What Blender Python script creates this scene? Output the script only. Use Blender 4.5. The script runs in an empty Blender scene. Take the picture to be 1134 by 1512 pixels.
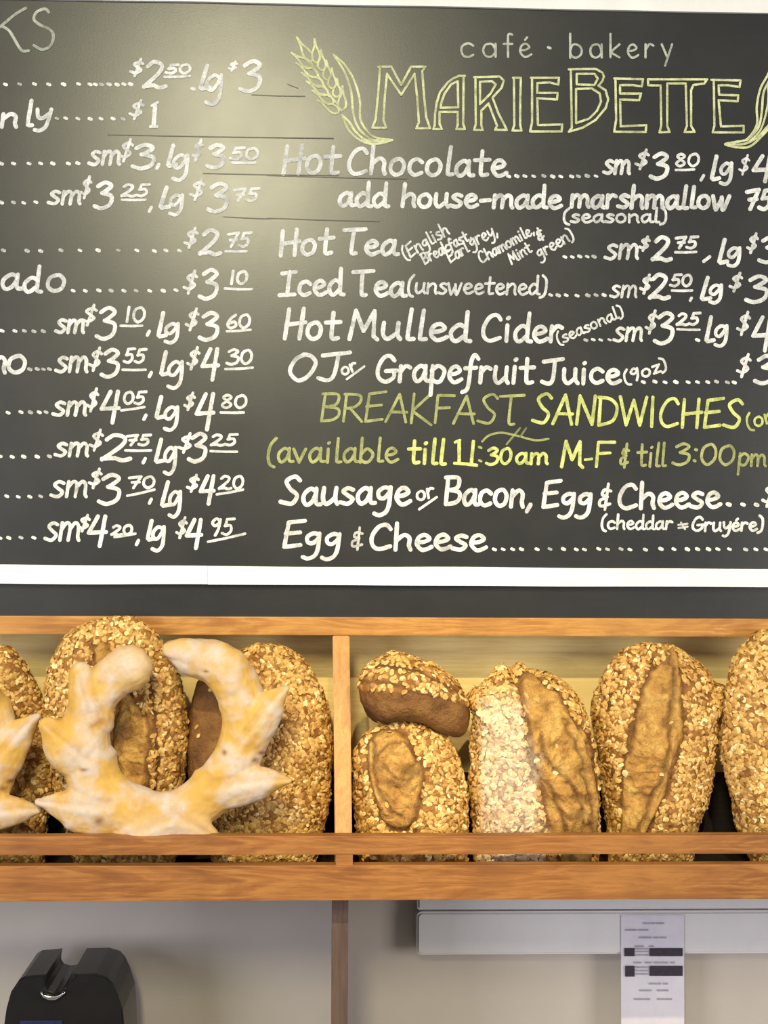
import bpy, bmesh, math, random
import numpy as np
from mathutils import Vector, Matrix, noise

SC = bpy.context.scene
COL = SC.collection
random.seed(7)

# ------------------------------------------------------------------ camera
S = 0.0011                 # metres per photo pixel on the board plane (y = 0)
F = 2000.0                 # focal length in photo pixels
D = S * F                  # viewing distance
YAW, ROLL = math.radians(1.98), math.radians(0.38)
cam_d = bpy.data.cameras.new('camera')
cam = bpy.data.objects.new('camera', cam_d)
COL.objects.link(cam)
cam_d.sensor_fit = 'VERTICAL'
cam_d.sensor_height = 24.0
cam_d.lens = 24.0 * F / 1512.0
cam_d.clip_start = 0.05
fwd = Vector((math.sin(YAW), math.cos(YAW), 0))
right0 = Vector((math.cos(YAW), -math.sin(YAW), 0))
up0 = Vector((0, 0, 1))
# roll: photo is turned clockwise by ROLL -> camera turned anticlockwise
right = right0 * math.cos(ROLL) + up0 * math.sin(ROLL)
up = up0 * math.cos(ROLL) - right0 * math.sin(ROLL)
loc = -fwd * D
M = Matrix((right, up, -fwd)).transposed().to_4x4()
M.translation = loc
cam.matrix_world = M
SC.camera = cam


def P(px, py, y=0.0):
    """world point seen at photo pixel (px, py) on the plane of depth y"""
    d = fwd * F + right * (px - 567.0) + up * (756.0 - py)
    t = (y - loc.y) / d.y
    return loc + d * t


def sc_at(y):
    return S * (D + y) / D


# ------------------------------------------------------------------ light
w = bpy.data.worlds.new('world')
SC.world = w
w.use_nodes = True
w.node_tree.nodes['Background'].inputs[0].default_value = (0.80, 0.88, 1.0, 1)
w.node_tree.nodes['Background'].inputs[1].default_value = 0.32


def area(name, at, look, size, power, col, sy=None):
    l = bpy.data.lights.new(name, 'AREA')
    l.energy = power
    l.color = col
    l.size = size
    if sy:
        l.shape = 'RECTANGLE'
        l.size_y = sy
    o = bpy.data.objects.new(name, l)
    o.location = at
    o.rotation_euler = (Vector(look) - Vector(at)).to_track_quat('-Z', 'Y').to_euler()
    COL.objects.link(o)
    return o


area('ceiling_panel_lamp', (-0.46, -3.3, 1.48), (-0.2, 0, 0.2), 0.42, 66, (1.0, 0.92, 0.60), 0.75)
area('side_fill_light', (-3.2, -3.0, -0.1), (0, 0, -0.4), 1.6, 86, (0.92, 0.93, 1.0))  # cool daylight from the left, set low and strengthened as unseen fill
area('side_fill_light', (3.3, -3.2, -0.1), (0, 0, -0.4), 1.6, 80, (1.0, 0.95, 0.90))  # added unseen fill that lifts the shelf shadows and lower wall


def spot(name, at, look, power, deg, blend, col, r=0.03):
    l = bpy.data.lights.new(name, 'SPOT')
    l.energy = power
    l.color = col
    l.spot_size = math.radians(deg)
    l.spot_blend = blend
    l.shadow_soft_size = r
    o = bpy.data.objects.new(name, l)
    o.location = at
    o.rotation_euler = (Vector(look) - Vector(at)).to_track_quat('-Z', 'Y').to_euler()
    COL.objects.link(o)
    return o


spot('bread_spot_lamp', (-0.85, -2.9, 2.15), (-0.25, 0, -0.44), 330, 23, 1.0, (1.0, 0.82, 0.50))
spot('bread_spot_lamp', (0.15, -2.9, 2.15), (0.42, 0, -0.44), 300, 23, 1.0, (1.0, 0.82, 0.50))
vs = SC.view_settings
vs.view_transform = 'Standard'
vs.look = 'None'
vs.gamma = 1
vs.use_curve_mapping = False
vs.exposure = 0.0


# ------------------------------------------------------------------ helpers
def lin(c):
    return tuple(((v / 255) / 12.92 if v / 255 <= 0.04045 else ((v / 255 + 0.055) / 1.055) ** 2.4) for v in c) + (1,)


class NT:
    def __init__(s, name, rough=0.6, spec=0.5):
        s.m = bpy.data.materials.new(name)
        s.m.use_nodes = True
        s.t = s.m.node_tree
        s.b = s.t.nodes['Principled BSDF']
        s.b.inputs['Roughness'].default_value = rough
        s.b.inputs['Specular IOR Level'].default_value = spec

    def n(s, typ, **kw):
        o = s.t.nodes.new(typ)
        for k, v in kw.items():
            if k in o.inputs.keys():
                o.inputs[k].default_value = v
            else:
                setattr(o, k, v)
        return o

    def l(s, a, b):
        s.t.links.new(a, b)

    def coord(s, scale=(1, 1, 1)):
        tc = s.n('ShaderNodeTexCoord')
        mp = s.n('ShaderNodeMapping')
        mp.inputs['Scale'].default_value = scale
        s.l(tc.outputs['Object'], mp.inputs['Vector'])
        return mp.outputs[0]

    def noise(s, vec, scale, detail=4, rough=0.55, dist=0.0):
        o = s.n('ShaderNodeTexNoise')
        o.inputs['Scale'].default_value = scale
        o.inputs['Detail'].default_value = detail
        o.inputs['Roughness'].default_value = rough
        o.inputs['Distortion'].default_value = dist
        s.l(vec, o.inputs['Vector'])
        return o.outputs['Fac']

    def ramp(s, fac, stops):
        r = s.n('ShaderNodeValToRGB')
        e = r.color_ramp.elements
        while len(e) < len(stops):
            e.new(0.5)
        for i, (p, c) in enumerate(stops):
            e[i].position = p
            e[i].color = c
        s.l(fac, r.inputs[0])
        return r.outputs[0]

    def mix(s, fac, a, b, mode='MIX'):
        o = s.n('ShaderNodeMix', data_type='RGBA', blend_type=mode)
        for sock, v in ((o.inputs[0], fac), (o.inputs[6], a), (o.inputs[7], b)):
            if hasattr(v, 'is_output'):
                s.l(v, sock)
            else:
                sock.default_value = v
        return o.outputs[2]

    def attr(s, name):
        a = s.n('ShaderNodeAttribute', attribute_name=name)
        return a.outputs['Fac']

    def bump(s, h, strength, dist=0.001):
        b = s.n('ShaderNodeBump')
        b.inputs['Strength'].default_value = strength
        b.inputs['Distance'].default_value = dist
        s.l(h, b.inputs['Height'])
        s.l(b.outputs[0], s.b.inputs['Normal'])

    def col(s, c):
        if hasattr(c, 'is_output'):
            s.l(c, s.b.inputs['Base Color'])
        else:
            s.b.inputs['Base Color'].default_value = c


def wood(name, dark, mid, light, axis=0, rough=0.45):
    m = NT(name, rough, 0.4)
    sc = [16, 16, 16]
    sc[axis] = 1.6
    v = m.coord(tuple(sc))
    a = m.noise(v, 1.8, 6, 0.62, 1.6)
    sc2 = [150, 150, 150]
    sc2[axis] = 7
    b = m.noise(m.coord(tuple(sc2)), 1.3, 4, 0.65)
    c = m.ramp(a, [(0.30, lin(dark)), (0.44, lin(mid)), (0.52, lin(light)), (0.60, lin(mid)), (0.74, lin(light))])
    c = m.mix(m.ramp(b, [(0.36, (.55, .55, .55, 1)), (0.55, (0, 0, 0, 1))]), c, lin(dark))
    k = m.noise(m.coord((1, 1, 1)), 4.0, 3)
    c = m.mix(m.ramp(k, [(0.42, (0, 0, 0, 1)), (0.72, (0.55, 0.55, 0.55, 1))]), c, lin(light))
    k2 = m.noise(m.coord((1.3, 1, 1)), 7.0, 3)
    c = m.mix(m.ramp(k2, [(0.5, (0, 0, 0, 1)), (0.75, (0.5, 0.5, 0.5, 1))]), c, lin(dark))
    m.col(c)
    m.bump(b, 0.3, 0.0008)
    return m.m


def speckle(name, c1, c2, scale=60, rough=0.6, bump=0.1, spec=0.5):
    m = NT(name, rough, spec)
    v = m.coord()
    n = m.noise(v, scale, 5, 0.65)
    m.col(m.ramp(n, [(0.3, lin(c1)), (0.7, lin(c2))]))
    m.bump(n, bump, 0.0008)
    return m.m


WOOD = wood('oiled_wood', (112, 68, 34), (146, 92, 46), (170, 116, 60))
WOOD_TOP = wood('honey_wood', (138, 86, 42), (172, 118, 58), (196, 144, 72))
WOOD_V = wood('honey_wood_upright', (150, 100, 46), (182, 128, 62), (202, 150, 78), 2)
WOOD_D = wood('walnut_post_wood', (66, 52, 46), (84, 66, 58), (96, 76, 66), 2, 0.6)
WOOD_B = wood('shade_dark_wood', (26, 20, 16), (34, 26, 20), (42, 32, 24), 0, 0.7)  # wood colour darkened in place of the shade deep in the bins
PLY = wood('pale_plywood', (222, 190, 122), (238, 212, 142), (246, 222, 156), 0, 0.6)

mb = NT('chalkboard_paint', 0.34, 0.72)
v = mb.coord()
n1 = mb.noise(v, 5, 6, 0.65)
n2 = mb.noise(mb.coord((6, 6, 60)), 3, 4, 0.7)
cc = mb.ramp(n1, [(0.3, lin((31, 30, 29))), (0.7, lin((39, 38, 36)))])
cc = mb.mix(mb.ramp(n2, [(0.5, (0, 0, 0, 1)), (0.8, (0.25, 0.25, 0.25, 1))]), cc, lin((50, 48, 44)))
mb.col(cc)
rr = mb.n('ShaderNodeMapRange')
rr.inputs[1].default_value = 0.3
rr.inputs[2].default_value = 0.7
rr.inputs[3].default_value = 0.30
rr.inputs[4].default_value = 0.34
mb.l(n1, rr.inputs[0])
mb.l(rr.outputs[0], mb.b.inputs['Roughness'])
mb.bump(mb.noise(v, 380, 3), 0.12, 0.0005)
BOARD = mb.m


def chalk(name, c, dark=(40, 39, 36)):
    m = NT(name, 0.9, 0.1)
    v = m.coord((1, 1, 1))
    a = m.noise(v, 420, 3, 0.7)
    b = m.noise(v, 45, 3, 0.6)
    k = m.n('ShaderNodeMath', operation='MULTIPLY')
    m.l(m.ramp(a, [(0.30, (0.58,) * 3 + (1,)), (0.55, (1, 1, 1, 1))]), k.inputs[0])
    m.l(m.attr('cover'), k.inputs[1])
    k2 = m.n('ShaderNodeMath', operation='MULTIPLY')
    m.l(k.outputs[0], k2.inputs[0])
    m.l(m.ramp(b, [(0.28, (0.62,) * 3 + (1,)), (0.55, (1, 1, 1, 1))]), k2.inputs[1])
    m.col(m.mix(k2.outputs[0], lin(dark), lin(c)))
    return m.m


CH = {'w': chalk('white_chalk', (243, 242, 237)), 'y': chalk('yellow_chalk', (222, 230, 140)),
      'o': chalk('faded_olive_chalk', (182, 186, 124)), 'l': chalk('logo_yellow_chalk', (222, 224, 172)),
      'p': chalk('pale_green_chalk', (200, 204, 188)), 'g': chalk('dark_pencil', (22, 21, 19))}
for nd in CH['g'].node_tree.nodes:
    if nd.type == 'BSDF_PRINCIPLED':
        nd.inputs['Roughness'].default_value = 0.42
        nd.inputs['Specular IOR Level'].default_value = 0.7

WHITE = speckle('white_brushed_paint', (226, 223, 220), (240, 238, 235), 9, 0.5)
LOWWALL = speckle('off_white_wall_paint', (184, 174, 167), (192, 182, 174), 6, 0.7)
FLOORM = speckle('brown_floor', (90, 75, 62), (110, 92, 76), 12, 0.7)
COUNTER = speckle('grey_worktop', (150, 148, 144), (165, 163, 158), 90, 0.35)
PLASTIC = speckle('white_plastic', (206, 202, 205), (212, 208, 210), 20, 0.4, 0.02)
SEAM = speckle('grey_seam', (104, 98, 98), (124, 118, 118), 60, 0.7)
BLACK = speckle('black_glossy_plastic', (17, 16, 17), (24, 22, 22), 30, 0.3, 0.02)
CHROME = NT('polished_steel', 0.15)
CHROME.col(lin((225, 225, 222)))
CHROME.b.inputs['Metallic'].default_value = 1
CHROME = CHROME.m
SCREEN = speckle('blue_black_display', (26, 32, 60), (40, 48, 84), 60, 0.2, 0.0)
PAPER = speckle('printed_paper', (196, 192, 208), (208, 202, 214), 30, 0.8)
INK = speckle('black_ink', (38, 30, 44), (56, 46, 60), 120, 0.7)
INKF = speckle('grey_ink', (140, 134, 148), (160, 154, 166), 120, 0.8)


def link(name, me, mat=None, parent=None, smooth=False):
    o = bpy.data.objects.new(name, me)
    COL.objects.link(o)
    if mat is not None:
        me.materials.append(mat)
    if parent is not None:
        o.parent = parent
    if smooth:
        me.shade_smooth()
    return o


def empty(name, at, label, cat, group=None):
    o = bpy.data.objects.new(name, None)
    o.empty_display_size = 0.05
    o.location = at
    COL.objects.link(o)
    o['label'] = label
    o['category'] = cat
    if group:
        o['group'] = group
    return o


def adopt(o, parent):
    """parent keeping world placement (parents carry translation only)"""
    o.parent = parent
    o.matrix_parent_inverse = Matrix.Translation(-parent.location)
    return o


def slab(name, lo, hi, mat, parent=None, bev=0.002, kind=None):
    bm = bmesh.new()
    c = [(a + b) / 2 for a, b in zip(lo, hi)]
    bmesh.ops.create_cube(bm, size=1)
    for v in bm.verts:
        v.co = Vector([v.co[i] * (hi[i] - lo[i]) for i in range(3)])
    if bev:
        bmesh.ops.bevel(bm, geom=bm.edges[:], offset=bev, segments=2, affect='EDGES', profile=0.7)
    me = bpy.data.meshes.new(name)
    bm.to_mesh(me)
    bm.free()
    o = link(name, me, mat)
    o.location = c
    if parent is not None:
        adopt(o, parent)
    if kind:
        o['kind'] = kind
    return o


def pbox(name, x0, y0, x1, y1, ya, yb, mat, parent=None, bev=0.002, ref=None, kind=None):
    """box whose front face (depth ya) covers photo pixels x0..x1, y0..y1 (at pixel column ref)"""
    a = P(x0, y0 if ref is None else y0, ya)
    b = P(x1, y1, ya)
    zt = P(ref if ref is not None else x0, y0, ya).z
    zb = P(ref if ref is not None else x1, y1, ya).z
    return slab(name, (a.x, ya, zb), (b.x, yb, zt), mat, parent, bev, kind)


# ------------------------------------------------------------------ setting
CX = 567
zb_rail_top = P(CX, 911.5, 0).z          # top edge of the bread shelf
slab('wall_back', (-2.2, 0.006, zb_rail_top - 0.002), (2.6, 0.5, 1.6), BOARD, None, 0, 'structure')
slab('wall_lower', (-2.2, 0.17, -1.75), (2.6, 0.3, zb_rail_top - 0.03), LOWWALL, None, 0, 'structure')
slab('floor', (-2.2, -3.9, -1.80), (2.6, 0.3, -1.75), FLOORM, None, 0, 'structure')

# ------------------------------------------------------------------ menu board
board = empty('menu_chalkboard', P(567, 836, 0), 'large black menu chalkboard with white painted border and hand-lettered drinks prices', 'chalkboard')
bl, br = P(-420, 0, 0).x, P(1500, 0, 0).x
zt0, zt1 = P(CX, 10, 0).z, P(CX, -16, 0).z
zf1, zf0 = P(CX, 837, 0).z, P(CX, 864, 0).z
slab('board_panel', (bl, 0.0, zf0 + 0.004), (br, 0.006, zt1 - 0.004), BOARD, board, 0)


def rough_strip(name, x0, x1, z0, z1, y0, y1, seed):
    """hand-painted/taped wooden border strip with slightly uneven edges"""
    rnd = random.Random(seed)
    n = 60
    vs, fs = [], []
    for i in range(n + 1):
        x = x0 + (x1 - x0) * i / n
        j0 = (noise.noise(Vector((x * 5, seed, 0))) * 0.0012)
        j1 = (noise.noise(Vector((x * 4, seed + 9, 0))) * 0.0016)
        vs += [(x, y0, z0 + j0), (x, y0, z1 + j1), (x, y1, z1 + j1), (x, y1, z0 + j0)]
    for i in range(n):
        a, b = 4 * i, 4 * i + 4
        for k in range(4):
            k2 = (k + 1) % 4
            fs.append((a + k, a + k2, b + k2, b + k))
    fs += [(0, 3, 2, 1), (4 * n, 4 * n + 1, 4 * n + 2, 4 * n + 3)]
    me = bpy.data.meshes.new(name)
    me.from_pydata(vs, [], fs)
    bm = bmesh.new()
    bm.from_mesh(me)
    bmesh.ops.recalc_face_normals(bm, faces=bm.faces)
    bm.to_mesh(me)
    bm.free()
    return adopt(link(name, me, WHITE), board)


jx = P(313, 0, 0).x
rough_strip('frame_strip', bl, jx - 0.0004, zf0, zf1, -0.006, 0.004, 3)
rough_strip('frame_strip', jx, br, zf0, zf1, -0.0055, 0.004, 4)
rough_strip('frame_strip', bl, br, zt0, zt1, -0.006, 0.004, 5)

# ------------------------------------------------------------------ chalk lettering
G = {
    'a': (10, "8 8 5 10 1.5 7 1 3 3 0 6 2 8 7;8 10 8 3 9 .5 11 .5"),
    'b': (10, "!1 18 1 0;1 6 5 10 9 6 7 1 4 0 1 2"),
    'c': (9, "8 8 5 10 1.5 8 1 3 4 0 8 1.5"),
    'd': (10, "8 8 4.5 10 1 6 1.5 1.5 4 0 8 4;8 18 8 3 8.5 .5 10.5 0"),
    'e': (9, "1.2 5 5 5.5 7.5 7.5 5 10 2 8.5 1 4 3.5 .3 6 .2 9 2"),
    'f': (9, "9 15 6.5 17.5 4.5 13 4 3 3 -4 0 -6;!1 9 8 9.5"),
    'g': (10, "8 8 5 10 1.5 7.5 2 4 5 3.5 8 8;8 10 8 0 6.5 -5 3 -7 0 -6"),
    'h': (10, "!1 18 1 0;1 6 5 10 8 8 8 3 9 0"),
    'i': (5, "!2 10 2 0;!2 14.3 2.6 14.8"),
    'k': (9, "!1 18 1 0;!8 10 1 4 8 0"),
    'l': (5, "2.5 18 2 3 2.5 .5 5 .5"),
    'L': (8, "!3 17 1 2;1 2 2 .3 7 1.5"),
    'm': (14, "!1 10 1 0;1 6 4 10 6.5 8 6.5 0;6.5 6 9.5 10 12 8 12.5 2 13.5 0"),
    'n': (10, "!1 10 1 0;1 6 5 10 8 8 8 3 9 0"),
    'o': (10, "5 10 1.5 8 1 3 4 0 7.5 1.5 8.5 6 7 9 5 10"),
    'p': (10, "!1.5 10 1 -8;1 7 5 10 9 7 7 1 4 0 1 2"),
    'r': (8, "!1 10 1 0;1 6 4 10 7 9"),
    's': (8, "7 9 4 10 1.5 8 4 5.5 7 3 4.5 0 0 1"),
    't': (9, "4 16 4 3 5 .3 8 .8;!0 10 8.5 10.5"),
    'u': (10, "1 10 1 3 3.5 0 8 4;8 10 8 3 9.5 0"),
    'v': (9, "!0 10 4 0 8 10"), 'w': (13, "0 10 2.5 0 3.5 0 6.5 7;6.5 9 7.5 0 9 0 12 10"),
    'y': (9, "1 10 2 4 4.5 3 8 7;8.5 10 7 -3 4 -7 1 -6.5"),
    'z': (8, "!1 10 8 10 1 0 8 0"),
    'A': (12, "!0 0 6 17 11 0;!2 6 11 6"),
    'B': (11, "!1.5 17 1 0;0 17 8 17 9 13 7 10 2 9;2 9 9 8 10 4 7 1 1 0"),
    'C': (12, "10.5 14 8 17 4 15.5 1 9 1.5 3 5 0 11 2"),
    'D': (12, "!1 17 1 0;0 17 7 16 11 11 9 3 1 0"),
    'E': (11, "!11 18 2 16.5 1 0 10 1.5;!1 9 9 10"),
    'F': (10, "!1 0 1 17 10 17;!1 9 8 9.5"),
    'G': (13, "11 14 8 17 4 15.5 1 9 1.5 3 6 0 11 3 11 7.5;!6 7 13 7.5"),
    'H': (12, "!1.5 17 1 0;!10 17.5 9.5 0;!1 8 12 9.5"),
    'I': (10, "!0 16 9 17;!5 17 4 0;!-1 0 9 .5"),
    '|': (5, "!2 17 2 0"),
    'J': (12, "!1 16 13 18;8 17 7 4 4.5 0 0 1.5"),
    'K': (12, "!1 17 1 0;!10 17 1 7 12 -1"),
    'M': (15, "!1 0 3 17 7.5 5 12 17 12.5 2 14.5 0"),
    'N': (12, "!1 0 1.5 17 10 0 10.5 17"),
    'O': (13, "7 17 3 14 1 6 5 0 9.5 3 12 11 9.5 16 6 17"),
    'R': (11, "!1 17 1 0;0 17 8 16.5 9 12.5 6 9 1 8;!4 8 11 0"),
    'S': (11, "10 15 7 17.5 2.5 14.5 5 9.5 9 5.5 6.5 .3 0 1.5"),
    'T': (12, "!-1 17 12 18;5 17 5 3 6 .3 8 .5"),
    'W': (16, "!0 17 4 0 8 15 12 0 15.5 17"),
    '0': (10, "5 16 1.5 13 1 5 4.5 0 8.5 4 9 11 7 15.5 5 16"),
    '1': (6, "!3.5 16.5 3 0"),
    'i1': (8, "!1 15 4 16.5 4 0;!1 0 8 .5"),
    '2': (11, "1 13 4 16 8 14 7 9 0 0;!0 .5 5 1;5 1 8 -.5 11 .5"),
    '3': (10, "1 14 5 16.5 8.5 14 4 9.5;3.5 9.5 9 7.5 8.5 2 4 -.5 0 1"),
    '4': (11, "!4.5 16 0 6 10.5 6.5;!9 16 7.5 -2"),
    '5': (10, "!10 16.5 3.5 16 2.5 9;2 9 7 9.5 8 4 4.5 0 0 1.5"),
    '6': (9, "7 16 3 11 1 4 4 0 8 3 6.5 7.5 1.5 5"),
    '7': (10, "!0 14.5 9.5 16.5 4 0;!2.5 8 8.5 8.5"),
    '8': (10, "8 13.5 5 16.5 2 13.5 5 9 8.5 4 5 0 1.5 3.5 5 9 8 13.5"),
    '9': (10, "8.5 13 5 16.5 1.5 12.5 4 9 8 12;8.5 15.5 7.5 6 5 -1"),
    '$': (9, "8.5 12.5 5.5 14.5 2 12 5 8.5 7.5 5.5 4 2.5 0 4;!6.5 17.5 3.5 -1"),
    '&': (9, "8 12 4 13 2.5 9.5 6 8 1.5 5.5 2 1.5 8 3;!6 17 5 -1"),
    '.': (4, "!1 .4 1.8 0"), ',': (5, "!3 1.5 1 -3"), ':': (4, "!1.5 12 2.2 11.7;!1.5 3 2.2 2.7"),
    '(': (6, "5.5 18 2 13 1 5 2.5 -1 5.5 -3"), ')': (6, "1 18 4.5 14 5 5 3.5 -1 0 -3"),
    '-': (8, "!1 5 7 5.7"), '/': (6, "!0 0 6 12"), '~': (4, "!1 4.8 1.6 5"),
    '=': (9, "!1 7 8 8;!1 3 8 4;!3 10 6 1"),
    'E~': (9, "1.2 5 5 5.5 7.5 7.5 5 10 2 8.5 1 4 3.5 .3 6 .2 9 2;!4.5 13 6 15"),
    'A~': (11, "6 10 2.5 9 1 5 2.5 1 6 0 9 2.5 9.5 5.5 8 9 6 10;!9.8 10 9.8 0"),
    'B~': (11, "!1 18 1 0;5 10 8.5 8.5 10 5 8.5 1.5 5 0 2 1.5 1 5 2.5 9 5 10"),
    'F~': (6, "6 17 4 17.5 3 15 3 0;!0 10 6 10"),
    'Y~': (10, "!1 10 5 1;!9 10 3.5 -6"), 'C~': (11, "9.5 8.5 6 10.3 2 8.5 1 5 2.5 1 6 -.2 9.5 1.5"),
}


def parse(s):
    out = []
    for st in s.split(';'):
        st = st.strip()
        straight = st.startswith('!')
        v = [float(t) for t in st.lstrip('!').split()]
        out.append((straight, [(v[i], v[i + 1]) for i in range(0, len(v), 2)]))
    return out


def smooth_path(pts, n=7):
    if len(pts) < 3:
        return pts
    p = [pts[0]] + list(pts) + [pts[-1]]
    if pts[0] == pts[-1]:
        p[0], p[-1] = pts[-2], pts[1]
    out = []
    for i in range(1, len(p) - 2):
        a, b, c, d = p[i - 1], p[i], p[i + 1], p[i + 2]
        for k in range(n):
            t = k / n
            out.append(tuple(0.5 * ((2 * b[j]) + (-a[j] + c[j]) * t + (2 * a[j] - 5 * b[j] + 4 * c[j] - d[j]) * t * t + (-a[j] + 3 * b[j] - 3 * c[j] + d[j]) * t ** 3) for j in (0, 1)))
    out.append(pts[-1])
    return out


class Chalk:
    """collects chalk strokes given in photo pixels; one mesh"""

    def __init__(s):
        s.v, s.f, s.c = [], [], []
        s.k = 0
        s.st = []
        s.dotting = False

    def stroke(s, pts, wd, cover=1.0, taper=True):
        s.k += 1
        q = [pts[0]]
        for p in pts[1:]:
            if math.hypot(p[0] - q[-1][0], p[1] - q[-1][1]) > 0.15:
                q.append(p)
        if len(q) < 2:
            q.append((q[0][0] + 0.6, q[0][1] + 0.3))
        # resample
        r = [q[0]]
        for a, b in zip(q, q[1:]):
            L = math.hypot(b[0] - a[0], b[1] - a[1])
            n = max(1, int(L / 2.2))
            r += [(a[0] + (b[0] - a[0]) * i / n, a[1] + (b[1] - a[1]) * i / n) for i in range(1, n + 1)]
        q = r
        n = len(q)
        s.v, s.f, s.c = [], [], []
        base = 0
        y0_ = -0.0007 - 0.00006 * (s.k % 9)
        ph = random.random() * 9
        hs = []
        for i, p in enumerate(q):
            y = y0_ - i * 0.000006
            a, b = q[max(0, i - 1)], q[min(n - 1, i + 1)]
            dx, dy = b[0] - a[0], b[1] - a[1]
            L = math.hypot(dx, dy) or 1
            nx, ny = -dy / L, dx / L
            h = wd / 2 * (1 + 0.12 * noise.noise(Vector((p[0] * .12, p[1] * .12, ph))))
            hs.append(h)
            cv = cover * (1 + 0.34 * noise.noise(Vector((p[0] * .05, p[1] * .05, ph + 4))))
            s.v += [P(p[0] + nx * h, p[1] + ny * h, y), P(p[0] - nx * h, p[1] - ny * h, y)]
            s.c += [cv, cv]
            if i:
                k = base + 2 * i
                s.f.append((k - 2, k - 1, k + 1, k))
        # round ends and joints: small discs at the ends and at sharp bends
        ends = [(q[0], hs[0]), (q[-1], hs[-1])]
        for i in range(1, n - 1):
            a, b, c = q[i - 1], q[i], q[i + 1]
            d1 = math.atan2(b[1] - a[1], b[0] - a[0])
            d2 = math.atan2(c[1] - b[1], c[0] - b[0])
            if abs((d2 - d1 + math.pi) % (2 * math.pi) - math.pi) > 0.6:
                ends.append((b, hs[i]))
        for ie, (p, h) in enumerate(ends):
            k = len(s.v)
            m = 10
            for j in range(m):
                an = 2 * math.pi * j / m
                s.v.append(P(p[0] + math.cos(an) * h, p[1] + math.sin(an) * h, y - 0.00003 - ie * 0.00002))
                s.c.append(cover)
            s.f.append(tuple(range(k, k + m)))
        s.st.append((min(p[0] for p in q), max(p[0] for p in q), s.v, s.f, s.c, s.dotting))

    def text(s, t, x0, x1, yb, xh, wd=6.0, slant=0.12, yb1=None, cover=1.0, jit=1.0, alt=False, gap=0.0):
        """hand lettering: text t from x0 to x1 on the baseline yb..yb1, xh = pixel height of a small letter"""
        keys = [(c + '~') if alt and (c + '~') in G else c for c in t]
        if alt:
            keys = [{'c': 'C~', 'a': 'A~', 'f': 'F~', 'b': 'B~', 'y': 'Y~'}.get(c, c) for c in t]
            keys = [('E~' if c == '\u00e9' else c) for c in keys]
        else:
            keys = [('E~' if c in '\u00e8\u00e9' else c) for c in keys]
        adv = [(G[c][0] if c != ' ' else 6) + 1.0 + gap for c in keys]
        tot = sum(adv) - 1.6
        yb1 = yb if yb1 is None else yb1
        Lx, Ly = x1 - x0, yb1 - yb
        L = math.hypot(Lx, Ly)
        ux, uy = Lx / L, Ly / L
        sx = L / tot
        sy = xh / 10.0
        pos = 0.0
        for c, a in zip(keys, adv):
            if c != ' ':
                jy = random.uniform(-.35, .35) * jit
                js = 1 + random.uniform(-.04, .04) * jit
                sl = slant + random.uniform(-.03, .03) * jit
                for straight, pts in parse(G[c][1]):
                    if not straight:
                        pts = smooth_path(pts)
                    out = []
                    for gx, gy in pts:
                        gy2 = gy * js + jy
                        u = (pos + gx) * sx + gy2 * sy * sl
                        vv = -gy2 * sy
                        out.append((x0 + u * ux - vv * uy, yb + u * uy + vv * ux))
                    s.stroke(out, wd, cover * random.uniform(.88, 1.0))
            pos += a

    def dots(s, xs, y, wd=4.8, y1=None):
        n = len(xs)
        s.dotting = n > 3
        for i, x in enumerate(xs):
            yy = y + random.uniform(-.6, .6)
            s.stroke([(x - 1.6, yy - .6), (x + 1.6, yy + .7)], wd * random.uniform(.8, 1.1), random.choice((1, 1, .9, .6)))
        s.dotting = False

    def build(s, name, col, label=None, gap=18):
        """dots become one leader part; the rest is split where a wide blank parts the words"""
        jobs = []
        dots = [t for t in s.st if t[5]]
        if dots:
            jobs.append(('dot_leader', dots, True))
        cur, end = [], None
        for t in sorted((t for t in s.st if not t[5]), key=lambda t: t[0]):
            if end is not None and t[0] - end > gap:
                jobs.append((name, cur, False))
                cur, end = [], None
            cur.append(t)
            end = t[1] if end is None else max(end, t[1])
        jobs.append((name, cur, False))
        for nm, sts, st in jobs:
            if not sts:
                continue
            V, Fc, Cv = [], [], []
            for t in sts:
                k = len(V)
                V += t[2]
                Fc += [tuple(i + k for i in f) for f in t[3]]
                Cv += t[4]
            me = bpy.data.meshes.new(nm)
            me.from_pydata(V, [], Fc)
            at = me.attributes.new('cover', 'FLOAT', 'POINT')
            at.data.foreach_set('value', Cv)
            o = adopt(link(nm, me, CH[col]), board)
            if st:
                o['kind'] = 'stuff'
            elif label:
                o['label'] = label
        return o


WD = 6.1


def num(ch, t, x0, x1, yt, yb, wd=WD, sl=0.10, cover=1.0):
    """figures filling the pixel box x0..x1, yt..yb"""
    h = (yb - yt - wd * .8) / 16.3 * 10
    ch.text(t, x0 + wd * .4, x1 - wd * .4 - h * sl * 1.2, yb - wd * .4, h, wd, sl, None, cover, 0.5)


def dollar(ch, x0, x1, yt, yb, wd=4.4):
    h = (yb - yt - wd) / 18.5 * 10
    ch.text('$', x0 + 1, x1 - 2, yb - wd * .5 - h * .08, h, wd, 0.12, None, .95, 0.4)


def lg(ch, lx0, lx1, lt, lb, gx0, gx1, gt, gb, wd=WD):
    ch.stroke([(lx1 - 3, lt + 2), (lx0 + 3, lb - 3), (lx0 + 5, lb - 1), (lx1 + 1, lb - 3)], wd, .95)
    gh = (gb - gt)
    w_ = gx1 - gx0
    f = lambda u, v_: (gx0 + 3 + u * (w_ - 6), gt + 2 + v_ * (gh - 4))
    ch.stroke(smooth_path([f(.9, .12), f(.55, 0), f(.15, .2), f(.12, .45), f(.45, .5), f(.88, .15)]), wd * .85, .95)
    ch.stroke(smooth_path([f(.95, 0), f(.93, .4), f(.8, .8), f(.45, 1), f(.05, .93)]), wd * .9, .95)


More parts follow.
